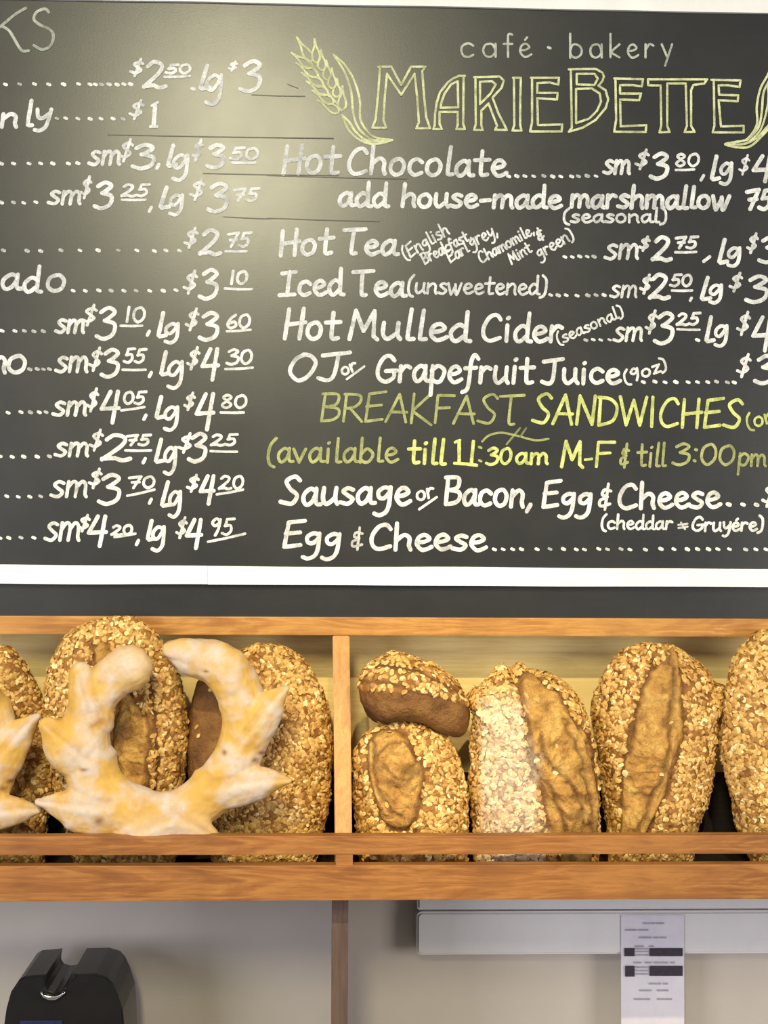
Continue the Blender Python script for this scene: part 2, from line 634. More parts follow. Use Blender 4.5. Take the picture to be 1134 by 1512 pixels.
def sm(ch, x0, x1, yt, yb, wd=5.3):
    ch.text('sm', x0 + 1, x1, yb - wd * .4, (yb - yt - wd * .7), wd, 0.15, None, .95, .5)


def ul(ch, x0, x1, y, y1=None, wd=3.8):
    y1 = y if y1 is None else y1
    ch.stroke([(x0, y), ((x0 + x1) / 2, (y + y1) / 2 + .5), (x1, y1)], wd, .9)


# heading at the left edge
c = Chalk()
c.stroke([(-6, 12), (-6, 76)], 4.4, .8)
c.stroke(smooth_path([(38, 12), (24, 20), (8, 33), (-5, 44)]), 4.2, .8)
c.stroke(smooth_path([(2, 38), (14, 46), (26, 66), (33, 75), (42, 75)]), 4.2, .85)
c.stroke(smooth_path([(72, 18), (66, 13), (54, 18), (50, 28), (58, 36), (74, 44), (79, 54), (74, 68), (62, 73), (50, 67)]), 4.2, .8)
c.build('menu_heading', 'p', 'pale green K S end of a heading')

left = [
    ([8, 29, 51, 72, 94, 116, 133, 141, 150, 161, 173, 183, 193], 123, None, None),
]
c = Chalk()
c.dots([8, 29, 51, 72, 94, 116, 133, 141, 150, 161, 173, 183, 193], 124.5)
dollar(c, 191, 211, 85, 114)
num(c, '2', 210, 248, 89, 131)
num(c, '50', 243, 283, 94, 110, 4.2)
ul(c, 243, 280, 113.5, 112.5)
c.dots([285], 131, 6)
lg(c, 293, 309, 95, 132, 300, 331, 109, 156)
dollar(c, 336, 351, 89, 106, 3.4)
num(c, '3', 352, 388, 88, 136)
c.build('menu_line', 'w')
c = Chalk()
c.text('n', 0, 25, 187, 19, WD)
c.text('l', 36, 46, 186, 20, WD)
c.text('y', 50, 73, 180, 19, WD)
c.dots([84, 97, 115, 133, 149, 167, 182], 175)
dollar(c, 190, 211, 146, 177)
c.stroke([(229, 154), (227, 186)], WD)
c.stroke([(222, 187), (232, 187)], 4)
c.stroke([(224, 156), (233, 151)], 4)
c.build('menu_line', 'w')


def row(dots, dy, smb, d1, n1, n1b, s1, s1b, u1, com, l_, g_, d2, n2, n2b, s2, s2b, u2):
    c = Chalk()
    c.dots(dots, dy)
    if smb:
        sm(c, *smb)
    dollar(c, *d1)
    num(c, n1, *n1b)
    if s1:
        num(c, s1, *s1b, 4.2)
    if u1:
        ul(c, *u1)
    if com:
        c.stroke([(com[0] + 1.5, com[1] - 3), (com[0] - 1.5, com[1] + 3)], 5)
    lg(c, *l_, *g_)
    dollar(c, *d2)
    num(c, n2, *n2b)
    if s2:
        num(c, s2, *s2b, 4.2)
    if u2:
        ul(c, *u2)
    return c.build('menu_line', 'w')


row([2, 20, 43, 60, 78, 101, 115], 241, (130, 176, 222, 245), (174, 195, 203, 240), '3', (193, 231, 212, 250), None, None, None, (233, 246),
    (245, 259, 213, 246), (251, 281, 227, 268), (283, 298, 203, 239), '3', (303, 334, 212, 249), '50', (338, 383, 217, 237), (343, 377, 240))
row([2, 20, 35, 53], 299, (70, 118, 281, 303), (118, 134, 258, 294), '3', (137, 169, 267, 309), '25', (178, 221, 271, 291), (180, 215, 295), (222, 309),
    (234, 249, 275, 308), (247, 273, 286, 319), (279, 301, 262, 297), '3', (304, 339, 270, 314), '75', (343, 383, 277, 298), None)
c = Chalk()
c.dots([5, 40, 60, 90, 118, 145, 175, 202, 228, 245, 265], 370, y1=374)
dollar(c, 271, 291, 334, 368)
num(c, '2', 293, 329, 337, 377)
num(c, '75', 333, 371, 342, 366, 4.2)
ul(c, 333, 364, 371)
c.build('menu_line', 'w')
c = Chalk()
c.text('a', 0, 28, 427, 21, WD)
c.text('d', 33, 58, 430, 21, WD)
c.text('o', 67, 96, 429, 24, WD)
c.dots([108, 126, 146, 164, 183, 201, 221, 241, 260], 429)
dollar(c, 270, 290, 397, 435, 4.6)
num(c, '3', 292, 324, 397, 442)
num(c, '10', 335, 367, 399, 421, 4.6)
ul(c, 332, 372, 426, 427)
c.build('menu_line', 'w')
row([3, 22, 36, 50, 64], 489, (81, 123, 471, 493), (120, 142, 448, 482), '3', (140, 174, 452, 501), '10', (180, 216, 452, 477), (178, 210, 481), (219, 492),
    (231, 244, 460, 498), (240, 267, 476, 508), (273, 292, 453, 489), '3', (292, 325, 459, 503), '60', (332, 371, 463, 486), (335, 370, 489, 487))
c = Chalk()
c.text('n', -14, 8, 551, 23, WD)
c.text('o', 9, 38, 550, 25, WD)
c.build('menu_line', 'w')
row([44, 55, 64, 73], 545, (81, 128, 526, 551), (130, 149, 511, 549), '3', (147, 178, 514, 558), '55', (181, 216, 514, 537), (181, 215, 546), (222, 553),
    (235, 248, 518, 554), (244, 273, 532, 575), (275, 293, 511, 547), '4', (295, 326, 512, 558), '30', (333, 374, 515, 539), (333, 373, 545, 543))
row([12, 31, 45, 58, 68], 609, (77, 126, 592, 615), (127, 144, 572, 609), '4', (146, 179, 574, 621), '05', (180, 216, 577, 598), (179, 213, 606, 601), (214, 616),
    (228, 241, 584, 618), (239, 266, 599, 637), (271, 287, 578, 607), '4', (286, 319, 578, 631), '80', (323, 366, 582, 604), (326, 360, 609))
row([0, 18, 35, 55, 73], 674, (80, 129, 653, 675), (131, 151, 632, 667), '2', (148, 195, 639, 681), '75', (185, 223, 641, 659), (185, 223, 665), (213, 680),
    (227, 241, 647, 683), (239, 263, 659, 702), (262, 284, 638, 670), '3', (276, 307, 639, 683), '25', (310, 351, 640, 659), (311, 350, 666, 667))
row([10, 27, 44, 60], 733, (74, 127, 709, 735), (130, 149, 690, 722), '3', (143, 180, 698, 745), '70', (188, 230, 702, 722), (188, 228, 732, 723), (222, 740),
    (236, 251, 710, 748), (246, 270, 724, 765), (275, 293, 699, 728), '4', (292, 319, 700, 742), '20', (322, 361, 701, 723), (320, 359, 730, 723))
row([0, 13, 31, 50], 794, (65, 116, 771, 800), (114, 132, 758, 786), '4', (127, 160, 760, 804), '20', (163, 197, 774, 791), (169, 200, 793, 788), (203, 801),
    (215, 227, 767, 798), (221, 246, 776, 815), (259, 275, 762, 796), '4', (272, 301, 764, 807), '95', (308, 346, 765, 791), (307, 362, 800, 788))

# right column
R = Chalk()
R.text('Hot', 416, 500, 256, 24.5, WD, .1, 256, .85)
R.text('Chocolate', 512, 746, 256, 23, WD, .08, 260, .92)
R.dots([751, 763, 775, 788, 803, 816, 828, 844, 854, 867, 880], 260)
sm(R, 890, 929, 236, 258)
dollar(R, 937, 957, 219, 251)
num(R, '3', 958, 989, 225, 265)
num(R, '80', 994, 1034, 226, 247, 4.0)
ul(R, 998, 1025, 251, 250)
R.stroke([(1039, 259), (1035, 266)], 4.5)
lg(R, 1048, 1061, 229, 266, 1060, 1084, 239, 274)
dollar(R, 1090, 1106, 227, 259, 3.4)
num(R, '4', 1109, 1142, 228, 266)
R.build('menu_line', 'w')
R = Chalk()
R.text('add', 499, 571, 304, 19, WD, .08, 304)
R.text('house-made', 592, 827, 305, 18.5, WD, .08, 307)
R.text('marshmallow', 842, 1076, 306, 18, WD, .08, 308, .9)
num(R, '75', 1098, 1142, 278, 311)
R.build('menu_line', 'w')
R = Chalk()
R.text('(seasonal)', 831, 984, 328, 11.5, 3.9, .02, 328, .9)
R.build('menu_line', 'w')
R = Chalk()
R.text('Hot', 412, 490, 378, 22, WD, .12, 375)
R.text('Tea', 506, 584, 375, 20.5, WD, .1, 376)
W3 = 3.0
R.text('(English', 599, 664, 384, 11, W3, .05, 345)
R.text('Breakfast,', 627, 697, 390, 9.5, W3, .05, 352)
R.text('Earl', 665, 693, 388, 9.5, W3, .05, 371)
R.text('grey,', 696, 736, 366, 11.5, W3, .05, 346)
R.text('Chamomile,', 711, 790, 389, 9.5, W3, .05, 344)
R.text('Mint', 755, 786, 390, 9.5, W3, .05, 371)
R.text('&', 796, 805, 357, 11, W3 + .3, .05, 351)
R.text('green)', 796, 848, 382, 11, W3, .05, 352)
R.dots([834, 845, 856, 867, 877], 379)
sm(R, 892, 941, 360, 384, 5)
dollar(R, 943, 959, 347, 372)
num(R, '2', 961, 994, 348, 386)
num(R, '75', 995, 1031, 348, 368, 4.4)
ul(R, 997, 1028, 372.5, 372)
R.stroke([(1048, 379), (1039, 386)], 4.8)
lg(R, 1059, 1073, 352, 389, 1071, 1096, 364, 395)
dollar(R, 1102, 1118, 342, 375)
num(R, '3', 1118, 1152, 349, 389)
R.build('menu_line', 'w')
R = Chalk()
R.text('Iced', 415, 505, 436, 20.5, WD, .08, 435)
R.text('Tea', 522, 596, 437, 19.5, WD, .08, 437)
R.text('(unsweetened)', 601, 806, 433, 15, 4.0, .08, 435, .92)
R.dots([813, 824, 836, 852, 868, 880, 892], 436)
sm(R, 900, 939, 421, 440, 4)
dollar(R, 944, 961, 403, 435)
num(R, '2', 957, 991, 403, 442)
num(R, '50', 988, 1023, 404, 424, 4.2)
ul(R, 992, 1022, 429)
R.stroke([(1021, 440), (1019, 444)], 4.5)
lg(R, 1033, 1048, 408, 443, 1044, 1069, 419, 449)
dollar(R, 1076, 1095, 401, 432)
num(R, '3', 1099, 1136, 406, 447)
R.build('menu_line', 'w')
R = Chalk()
R.text('Hot', 418, 500, 500, 24.5, WD + .3, .1, 501)
R.text('Mulled', 513, 691, 500, 24, WD + .3, .08, 503)
R.text('Cider', 710, 829, 503, 22.5, WD, .08, 504)
R.text('(seasonal)', 825, 921, 509, 10, 3.0, .05, 466)
R.dots([865, 876, 887, 900], 502, 4)
sm(R, 905, 947, 483, 505, 4.6)
dollar(R, 952, 969, 456, 494, 4.4)
num(R, '3', 964, 997, 460, 508)
num(R, '25', 998, 1034, 461, 481, 4.4)
ul(R, 1000, 1033, 486, 487)
R.dots([1030], 502, 6)
lg(R, 1040, 1053, 466, 505, 1052, 1077, 479, 513)
dollar(R, 1087, 1106, 458, 496)
num(R, '4', 1108, 1143, 465, 515)
R.build('menu_line', 'w')
R = Chalk()
R.text('OJ', 423, 507, 562, 23, WD, .12, 562)
R.text('or', 506, 528, 555, 10, 3.8, .1, 545)
R.stroke([(512, 560), (538, 541)], 3.4)
R.text('Grapefruit', 555, 787, 563, 23, WD, .06, 566)
R.text('Juice', 800, 914, 566, 20.5, WD, .04, 566)
R.text('(9oz)', 923, 985, 567, 10.5, 3.6, .05, 545)
R.dots([950, 967, 982, 998, 1016, 1030, 1045, 1058, 1074, 1084], 564)
dollar(R, 1087, 1107, 520, 558)
num(R, '3', 1112, 1147, 523, 567)
R.build('menu_line', 'w')
R = Chalk()
R.text('BREAKFAST', 472, 768, 621, 24.5, 4.2, .08, 627, .95)
R.build('menu_heading', 'o', 'dull olive chalk heading word')
R = Chalk()
R.text('SANDW|CHES', 786, 1094, 625, 24.5, 5.0, .04, 632)
R.text('(on', 1104, 1145, 634, 13, 3.6, .04, 622, .85)
R.build('menu_heading', 'y', 'bright yellow chalk heading word')
R = Chalk()
R.stroke(smooth_path([(712, 652), (722, 643), (740, 639), (762, 643), (790, 650), (810, 648)]), 3.2, .8)
R.stroke([(748, 656), (768, 632)], 3, .55)
R.stroke([(768, 645), (777, 632)], 3, .5)
R.build('chalk_flourish', 'o', 'faint wavy olive chalk mark')
R = Chalk()
R.text('(available', 393, 586, 683, 20, 4.6, .08, 682, .9)
R.text('& till', 914, 982, 688, 19, 4.2, .05, 689, .9)
R.text('3:00', 993, 1083, 686, 18, 4.4, .12, 686, .95)
R.text('pm', 1089, 1130, 687, 17, 4.2, .05, 688, .85)
R.build('menu_line', 'o', 'olive chalk opening note')
R = Chalk()
R.text('till', 602, 656, 684, 20, 5.4, .05, 686)
R.stroke([(678, 652), (678, 683)], 5.2)
R.stroke([(671, 684), (687, 685)], 4.6)
R.stroke([(672, 653), (679, 650)], 4.2)
R.stroke([(699, 652), (696, 684)], 5.2)
R.stroke([(688, 685), (704, 687)], 4.6)
R.dots([709], 661, 4)
R.dots([709], 680, 4)
num(R, '30', 716, 757, 660, 687, 4.6)
R.text('am', 761, 808, 685, 15, 4.8, .04, 685)
R.text('M', 827, 860, 689, 21.5, 5.2, .04, 690)
R.text('-', 861, 873, 689, 21, 4)
R.text('F', 878, 903, 688, 20.5, 4.6, .06, 688)
R.build('menu_line', 'y', 'bright yellow chalk opening note')
R = Chalk()
R.text('Sausage', 414, 604, 745, 23.5, WD + .3, .08, 744)
R.text('or', 616, 642, 740, 13, 4.0, .1, 733)
R.stroke([(619, 752), (645, 734)], 3.8)
R.text('Bacon,', 656, 786, 745, 23, WD + .1, .06, 748)
R.text('Egg', 800, 873, 749, 21, WD, .08, 750)
R.text('&', 882, 901, 750, 21, 4.4, .05, 750, .9)
R.text('Cheese', 912, 1062, 751, 21, WD, .06, 748)
R.dots([1076, 1097, 1117], 745, 6)
dollar(R, 1124, 1145, 710, 750, 4.6)
R.build('menu_line', 'w')
R = Chalk()
R.text('(cheddar', 887, 992, 781, 11.5, 3.7, .08, 781)
R.text('=', 1000, 1016, 783, 11, 3, .05, 782, .8)
R.text('Gruy\u00e8re)', 1021, 1126, 784, 12, 3.9, .08, 783)
R.build('menu_line', 'w')
R = Chalk()
R.text('Egg', 417, 502, 808, 22.5, WD, .1, 810, .92)
R.text('&', 517, 535, 809, 18, 3.8, .05, 809, .7)
R.text('Cheese', 545, 716, 811, 21.5, WD + .1, .06, 812, .95)
R.dots([730, 743, 757, 770, 793, 812, 832, 851, 863, 884, 897, 917, 930, 953, 976, 995, 1015, 1030, 1046, 1060, 1077, 1101, 1116, 1131], 811)
R.build('menu_line', 'w')

# shop sign: small words, outlined capitals, wheat ear
R = Chalk()
R.text('caf\u00e9', 679, 791, 84, 19.5, 3.3, 0, 84, .92, .3, True, 3.6)
R.build('sign_lettering', 'p', 'small pale green spaced lettering')
R = Chalk()
R.dots([811], 70, 4)
R.build('sign_dot', 'p', 'pale green dot between the small words')
R = Chalk()
R.text('bakery', 840, 1000, 85, 19.5, 3.3, 0, 85, .92, .3, True, 3.6)
R.build('sign_lettering', 'p', 'small pale green spaced lettering')


def tr(pts, ox, oy, s_):
    return [(ox + a / s_, oy + b / s_) for a, b in pts]


def outl(ch, pts, t, closed=True, smooth=False, wd=3.3):
    q = tr(pts, *t)
    if smooth:
        q = smooth_path(q)
    if closed:
        q = q + [q[0]]
    ch.stroke(q, wd, .97)


LA, LB, LC, LW = (540, 80, 5.155), (740, 80, 5.155), (934, 80, 5.67), (420, 40, 6.3)
for grp in ((0,), (1, 2), (3, 4), (5,), (6,), (7, 8, 9), (10,), (11,), (12,)):
  L = Chalk()
  for ki, (pts, t) in enumerate((
    ([(95, 95), (195, 95), (270, 235), (345, 95), (455, 95), (430, 130), (445, 330), (460, 480), (490, 565), (385, 565), (405, 520), (392, 330), (372, 150), (270, 310), (162, 150), (145, 330), (135, 500), (155, 560), (50, 560), (75, 500), (95, 300), (108, 110)], LA),
    ([(755, 165), (710, 165), (665, 185), (625, 215), (565, 290), (540, 370), (528, 450), (525, 540), (515, 570), (580, 570), (562, 530), (562, 440), (700, 440), (700, 540), (690, 570), (755, 570), (742, 530), (745, 165)], LA),
    ([(700, 205), (650, 230), (600, 300), (575, 370), (570, 408), (705, 405)], LA),
    ([(825, 175), (940, 172), (1020, 170), (1050, 200), (1035, 255), (965, 330), (1010, 450), (1075, 577), (985, 575), (1000, 545), (935, 375), (880, 430), (880, 540), (890, 577), (825, 577), (838, 530), (835, 180)], LA),
    ([(870, 210), (960, 205), (990, 230), (950, 300), (870, 380)], LA),
    ([(90, 180), (150, 180), (145, 350), (145, 540), (155, 582), (85, 582), (100, 540), (97, 185)], LB),
    ([(225, 180), (440, 180), (435, 232), (370, 215), (275, 220), (275, 295), (430, 295), (425, 345), (275, 335), (280, 540), (465, 535), (460, 588), (220, 588), (235, 520), (235, 185)], LB),
    ([(515, 115), (640, 112), (720, 112), (770, 140), (782, 170), (770, 205), (740, 240), (795, 275), (815, 345), (795, 410), (720, 500), (620, 560), (515, 590), (538, 560), (530, 120)], LB),
    ([(575, 150), (710, 150), (735, 185), (710, 235), (575, 230)], LB),
    ([(570, 265), (690, 260), (750, 300), (760, 360), (730, 430), (670, 490), (570, 525)], LB),
    ([(860, 185), (1080, 190), (1070, 245), (1000, 235), (905, 235), (905, 300), (1065, 300), (1050, 350), (905, 345), (910, 550), (1105, 540), (1100, 592), (860, 590), (875, 500), (870, 190)], LB),
    ([(130, 210), (625, 210), (600, 245), (510, 258), (490, 300), (490, 600), (520, 650), (435, 652), (455, 600), (445, 245), (290, 245), (290, 600), (310, 650), (225, 655), (240, 600), (235, 262), (130, 260)], LC),
    ([(660, 215), (905, 220), (895, 275), (800, 260), (720, 260), (725, 340), (885, 345), (880, 395), (720, 385), (740, 605), (930, 600), (930, 655), (670, 655), (685, 600), (680, 220)], LC),
  )):
    if ki in grp:
        outl(L, pts, t)
  L.build('sign_letter', 'l', 'yellow green outlined capital')

L = Chalk()
outl(L, [(460, 260), (560, 350), (650, 500), (700, 680), (708, 860), (780, 980), (860, 1030), (1000, 1050)], LW, False, True)
outl(L, [(460, 260), (560, 420), (620, 600), (640, 800), (690, 940), (800, 1040), (870, 1052)], LW, False, True)
outl(L, [(535, 820), (600, 960), (700, 1050), (800, 1085), (900, 1080), (1005, 1050)], LW, False, True)
outl(L, [(535, 820), (600, 880), (660, 970), (740, 1040), (830, 1060)], LW, False, True)
outl(L, [(720, 1040), (800, 1062), (900, 1062), (980, 1052)], LW, False, True)


def kernel(tip, base, wd, awn=True):
    (ax, ay), (bx, by) = tip, base
    dx, dy = bx - ax, by - ay
    Ln = math.hypot(dx, dy)
    nx, ny = -dy / Ln, dx / Ln
    for s_ in (1, -1):
        q = [(ax + dx * t + nx * s_ * wd * k, ay + dy * t + ny * s_ * wd * k) for t, k in ((0, 0), (.3, .25), (.6, .9), (.85, .95), (1, .2))]
        outl(L, q, LW, False, True, 3.0)


for tip, base in (((65, 240), (255, 375)), ((110, 335), (310, 455)), ((160, 425), (360, 545)), ((205, 505), (405, 625)),
                  ((260, 590), (455, 705)), ((310, 680), (505, 790)), ((115, 95), (250, 315)), ((280, 110), (300, 330)),
                  ((340, 210), (350, 400)), ((390, 310), (400, 490)), ((440, 380), (445, 570)), ((490, 480), (485, 650)), ((540, 550), (535, 770))):
    kernel(tip, base, 36)
outl(L, [(200, 300), (300, 430), (400, 600), (480, 700), (530, 780)], LW, False, True, 2.5)
L.build('wheat_drawing', 'l', 'yellow green chalk ear of wheat with curved leaf')
L = Chalk()
outl(L, [(1180, 60), (1134, 170), (1070, 290), (1040, 440), (1040, 590), (960, 710), (860, 735), (775, 755), (900, 782), (1000, 762), (1134, 630), (1190, 560)], LC, False, True)
outl(L, [(1190, 150), (1134, 240), (1095, 330), (1080, 500), (1050, 620), (960, 720)], LC, False, True)
outl(L, [(1134, 240), (1134, 400), (1100, 560), (1060, 650), (980, 730)], LC, False, True, 2.8)
outl(L, [(1190, 530), (1134, 600), (1040, 700), (930, 752), (800, 752)], LC, False, True)
L.build('wheat_drawing', 'l', 'yellow green chalk leaf sweeping under the last capital')
L = Chalk()
for a, b, y0, y1 in ((372, 450, 140, 142), (160, 492, 199, 204), (300, 500, 256, 259), (395, 600, 259, 264), (396, 560, 322, 327), (330, 400, 320, 323), (425, 440, 124, 130)):
    L = Chalk()
    L.stroke([(a, y0), ((a + b) / 2, (y0 + y1) / 2 + .5), (b, y1)], 1.4, .42)
    L.build('guide_line', 'g', 'thin dark ruled guide line')

# ------------------------------------------------------------------ bread shelf
YF, YB_, YP = -0.17, -0.15, 0.10        # slat front, slat back, back panel
Z_FLOOR = -0.574
shelf = empty('bread_shelf', P(567, 1300, -0.02), 'long honey-coloured wooden bread shelf with divided bins under the chalkboard', 'shelf')
sx0, sx1 = P(-420, 0, 0).x, P(1500, 0, 0).x


def hbar(name, py0, py1, ya, yb, mat, bev=0.002):
    return slab(name, (sx0, ya, P(CX, py1, ya).z), (sx1, yb, P(CX, py0, ya).z), mat, shelf, bev)


hbar('top_rail', 911.5, 938.5, 0.0, 0.022, WOOD_TOP)
hbar('front_slat', 1234, 1262, YF, YB_, WOOD)
hbar('lower_rail', 1277.5, 1329.5, YF, YB_, WOOD)
ztop = P(CX, 911.5, 0).z
slab('back_panel', (sx0, YP, Z_FLOOR - 0.007), (sx1, YP + 0.012, ztop - 0.03), PLY, shelf, 0.001)
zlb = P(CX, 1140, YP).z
slab('lower_back_shade', (sx0, YP - 0.003, Z_FLOOR), (sx1, YP, zlb), WOOD_B, shelf, 0.0005)['label'] = 'added dark board painted as the shade at the lower back'  # dark sheet added for the shade low behind the loaves
slab('floor_panel', (sx0, YB_, Z_FLOOR - 0.007), (sx1, YP, Z_FLOOR), WOOD_B, shelf, 0.001)  # floor colour carries painted shade so the slat gap stays dark
slab('top_panel', (sx0, 0.022, ztop - 0.016), (sx1, YP + 0.012, ztop - 0.002), PLY, shelf, 0.001)


def divider(pxl, pxr, pxl2, pxr2):
    """upright partition: front edge runs from the top rail down and out to the slat"""
    zt = P(CX, 938.5, 0).z
    zb = Z_FLOOR
    a0, a1 = P(pxl, 940, 0).x, P(pxr, 940, 0).x
    b0, b1 = P(pxl2, 1230, YB_).x, P(pxr2, 1230, YB_).x
    z1 = P(CX, 1240, YB_).z
    prof = [(-0.0, zt, a0, a1), (-0.06, zt - .13, None, None), (YB_, z1, b0, b1), (YB_, zb, b0, b1)]
    pts = [(0.001, zt, a0, a1), (YB_, z1, b0, b1), (YB_, zb, b0, b1), (YP, zb, b0, b1), (YP, zt, a0, a1)]
    vs = [(p[2], p[0], p[1]) for p in pts] + [(p[3], p[0], p[1]) for p in pts]
    n = len(pts)
    fs = [tuple(range(n)), tuple(range(2 * n - 1, n - 1, -1))] + [(i, i + n, (i + 1) % n + n, (i + 1) % n) for i in range(n)]
    me = bpy.data.meshes.new('divider')
    me.from_pydata(vs, [], fs)
    bm = bmesh.new()
    bm.from_mesh(me)
    bmesh.ops.recalc_face_normals(bm, faces=bm.faces)
    bmesh.ops.bevel(bm, geom=bm.edges[:], offset=0.0015, segments=2, affect='EDGES')
    bm.to_mesh(me)
    bm.free()
    o = adopt(link('divider', me, WOOD_V), shelf)
    # short block that closes the gap between slat and lower rail
    f0, f1 = P(pxl2 + 1, 1270, YF + .002).x, P(pxr2 + 1, 1270, YF + .002).x
    slab('spacer_block', (f0, YF + .002, P(CX, 1281, YF).z + .0), (f1, YB_, P(CX, 1258, YF).z), WOOD, shelf, 0.001)
    return o


divider(491, 516, 495, 520)
divider(-250, -226, -248, -224)
divider(1300, 1325, 1299, 1324)
# dark upright under the shelf
slab('support_post', (P(489.5, 1400, -0.12).x, -0.12, -0.97), (P(514, 1400, -0.12).x, 0.17, Z_FLOOR - 0.0075), WOOD_D, shelf, 0.0015)['label'] = 'dark walnut upright under the shelf'

# ------------------------------------------------------------------ bread
mc = NT('bread_crust', 0.55, 0.35)
v = mc.coord()
nn = mc.noise(v, 28, 6, 0.65)
nf = mc.noise(v, 160, 4, 0.7)
base = mc.ramp(nn, [(0.3, lin((116, 76, 34))), (0.5, lin((158, 108, 50))), (0.72, lin((190, 142, 72)))])
ear = mc.ramp(nn, [(0.3, lin((158, 108, 50))), (0.5, lin((200, 152, 76))), (0.7, lin((226, 186, 104)))])
mot = mc.noise(v, 70, 5, 0.7, 0.6)
ear = mc.mix(mc.ramp(mot, [(0.36, (.5, .5, .5, 1)), (0.5, (0, 0, 0, 1))]), ear, lin((146, 94, 42)))
c = mc.mix(mc.attr('ear'), base, ear)
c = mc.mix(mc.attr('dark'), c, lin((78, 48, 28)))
fl = mc.n('ShaderNodeMath', operation='MULTIPLY')
mc.l(mc.attr('flour'), fl.inputs[0])
mc.l(mc.ramp(nf, [(0.35, (0.35,) * 3 + (1,)), (0.6, (1, 1, 1, 1))]), fl.inputs[1])
c = mc.mix(fl.outputs[0], c, lin((228, 214, 196)))
mc.col(c)
hs_ = mc.n('ShaderNodeMath', operation='ADD')
mc.l(nf, hs_.inputs[0])
mc.l(mot, hs_.inputs[1])
mc.bump(hs_.outputs[0], 1.0, 0.004)
CRUST = mc.m

mo = NT('rolled_oats', 0.5, 0.4)
ta = mo.attr('tone')
co = mo.ramp(ta, [(0.0, lin((150, 102, 46))), (0.4, lin((202, 156, 82))), (0.8, lin((226, 188, 112))), (1.0, lin((244, 220, 160)))])
co = mo.mix(mo.attr('flour'), co, lin((240, 230, 212)))
mo.col(co)
OATS = mo.m

mw = NT('floured_dough_crust', 0.7, 0.25)
v = mw.coord()
nn = mw.noise(v, 16, 5, 0.6, 0.5)
nf = mw.noise(v, 140, 4, 0.7)
b1 = mw.ramp(nn, [(0.3, lin((188, 144, 66))), (0.55, lin((204, 164, 86))), (0.8, lin((164, 112, 54)))])
f2 = mw.n('ShaderNodeMath', operation='MULTIPLY')
mw.l(mw.attr('flour'), f2.inputs[0])
mw.l(mw.ramp(nf, [(0.3, (0.55,) * 3 + (1,)), (0.55, (1, 1, 1, 1))]), f2.inputs[1])
c = mw.mix(f2.outputs[0], b1, lin((200, 184, 170)))
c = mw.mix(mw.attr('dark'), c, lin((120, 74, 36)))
mw.col(c)
mw.bump(nf, 0.35, 0.001)
DOUGH = mw.m


def fattr(me, name, arr):
    a = me.attributes.new(name, 'FLOAT', 'POINT')
    a.data.foreach_set('value', np.asarray(arr, dtype=np.float32))


def seg_dist(px, py, path):
    """distance to polyline and parameter, with interpolated half width; path = [(x, y, hw)]"""
    best = np.full(px.shape, 1e9)
    side = np.zeros(px.shape)
    for (ax, ay, aw), (bx, by, bw) in zip(path, path[1:]):
        dx, dy = bx - ax, by - ay
        t = np.clip(((px - ax) * dx + (py - ay) * dy) / (dx * dx + dy * dy), 0, 1)
        qx, qy = ax + dx * t, ay + dy * t
        d = np.hypot(px - qx, py - qy) / (aw + (bw - aw) * t)
        m = d < best
        best = np.where(m, d, best)
        cr = (px - qx) * dy - (py - qy) * dx
        side = np.where(m, np.sign(cr), side)
    return best, side


def sstep(a, b, x):
    t = np.clip((x - a) / (b - a), 0, 1)
    return t * t * (3 - 2 * t)


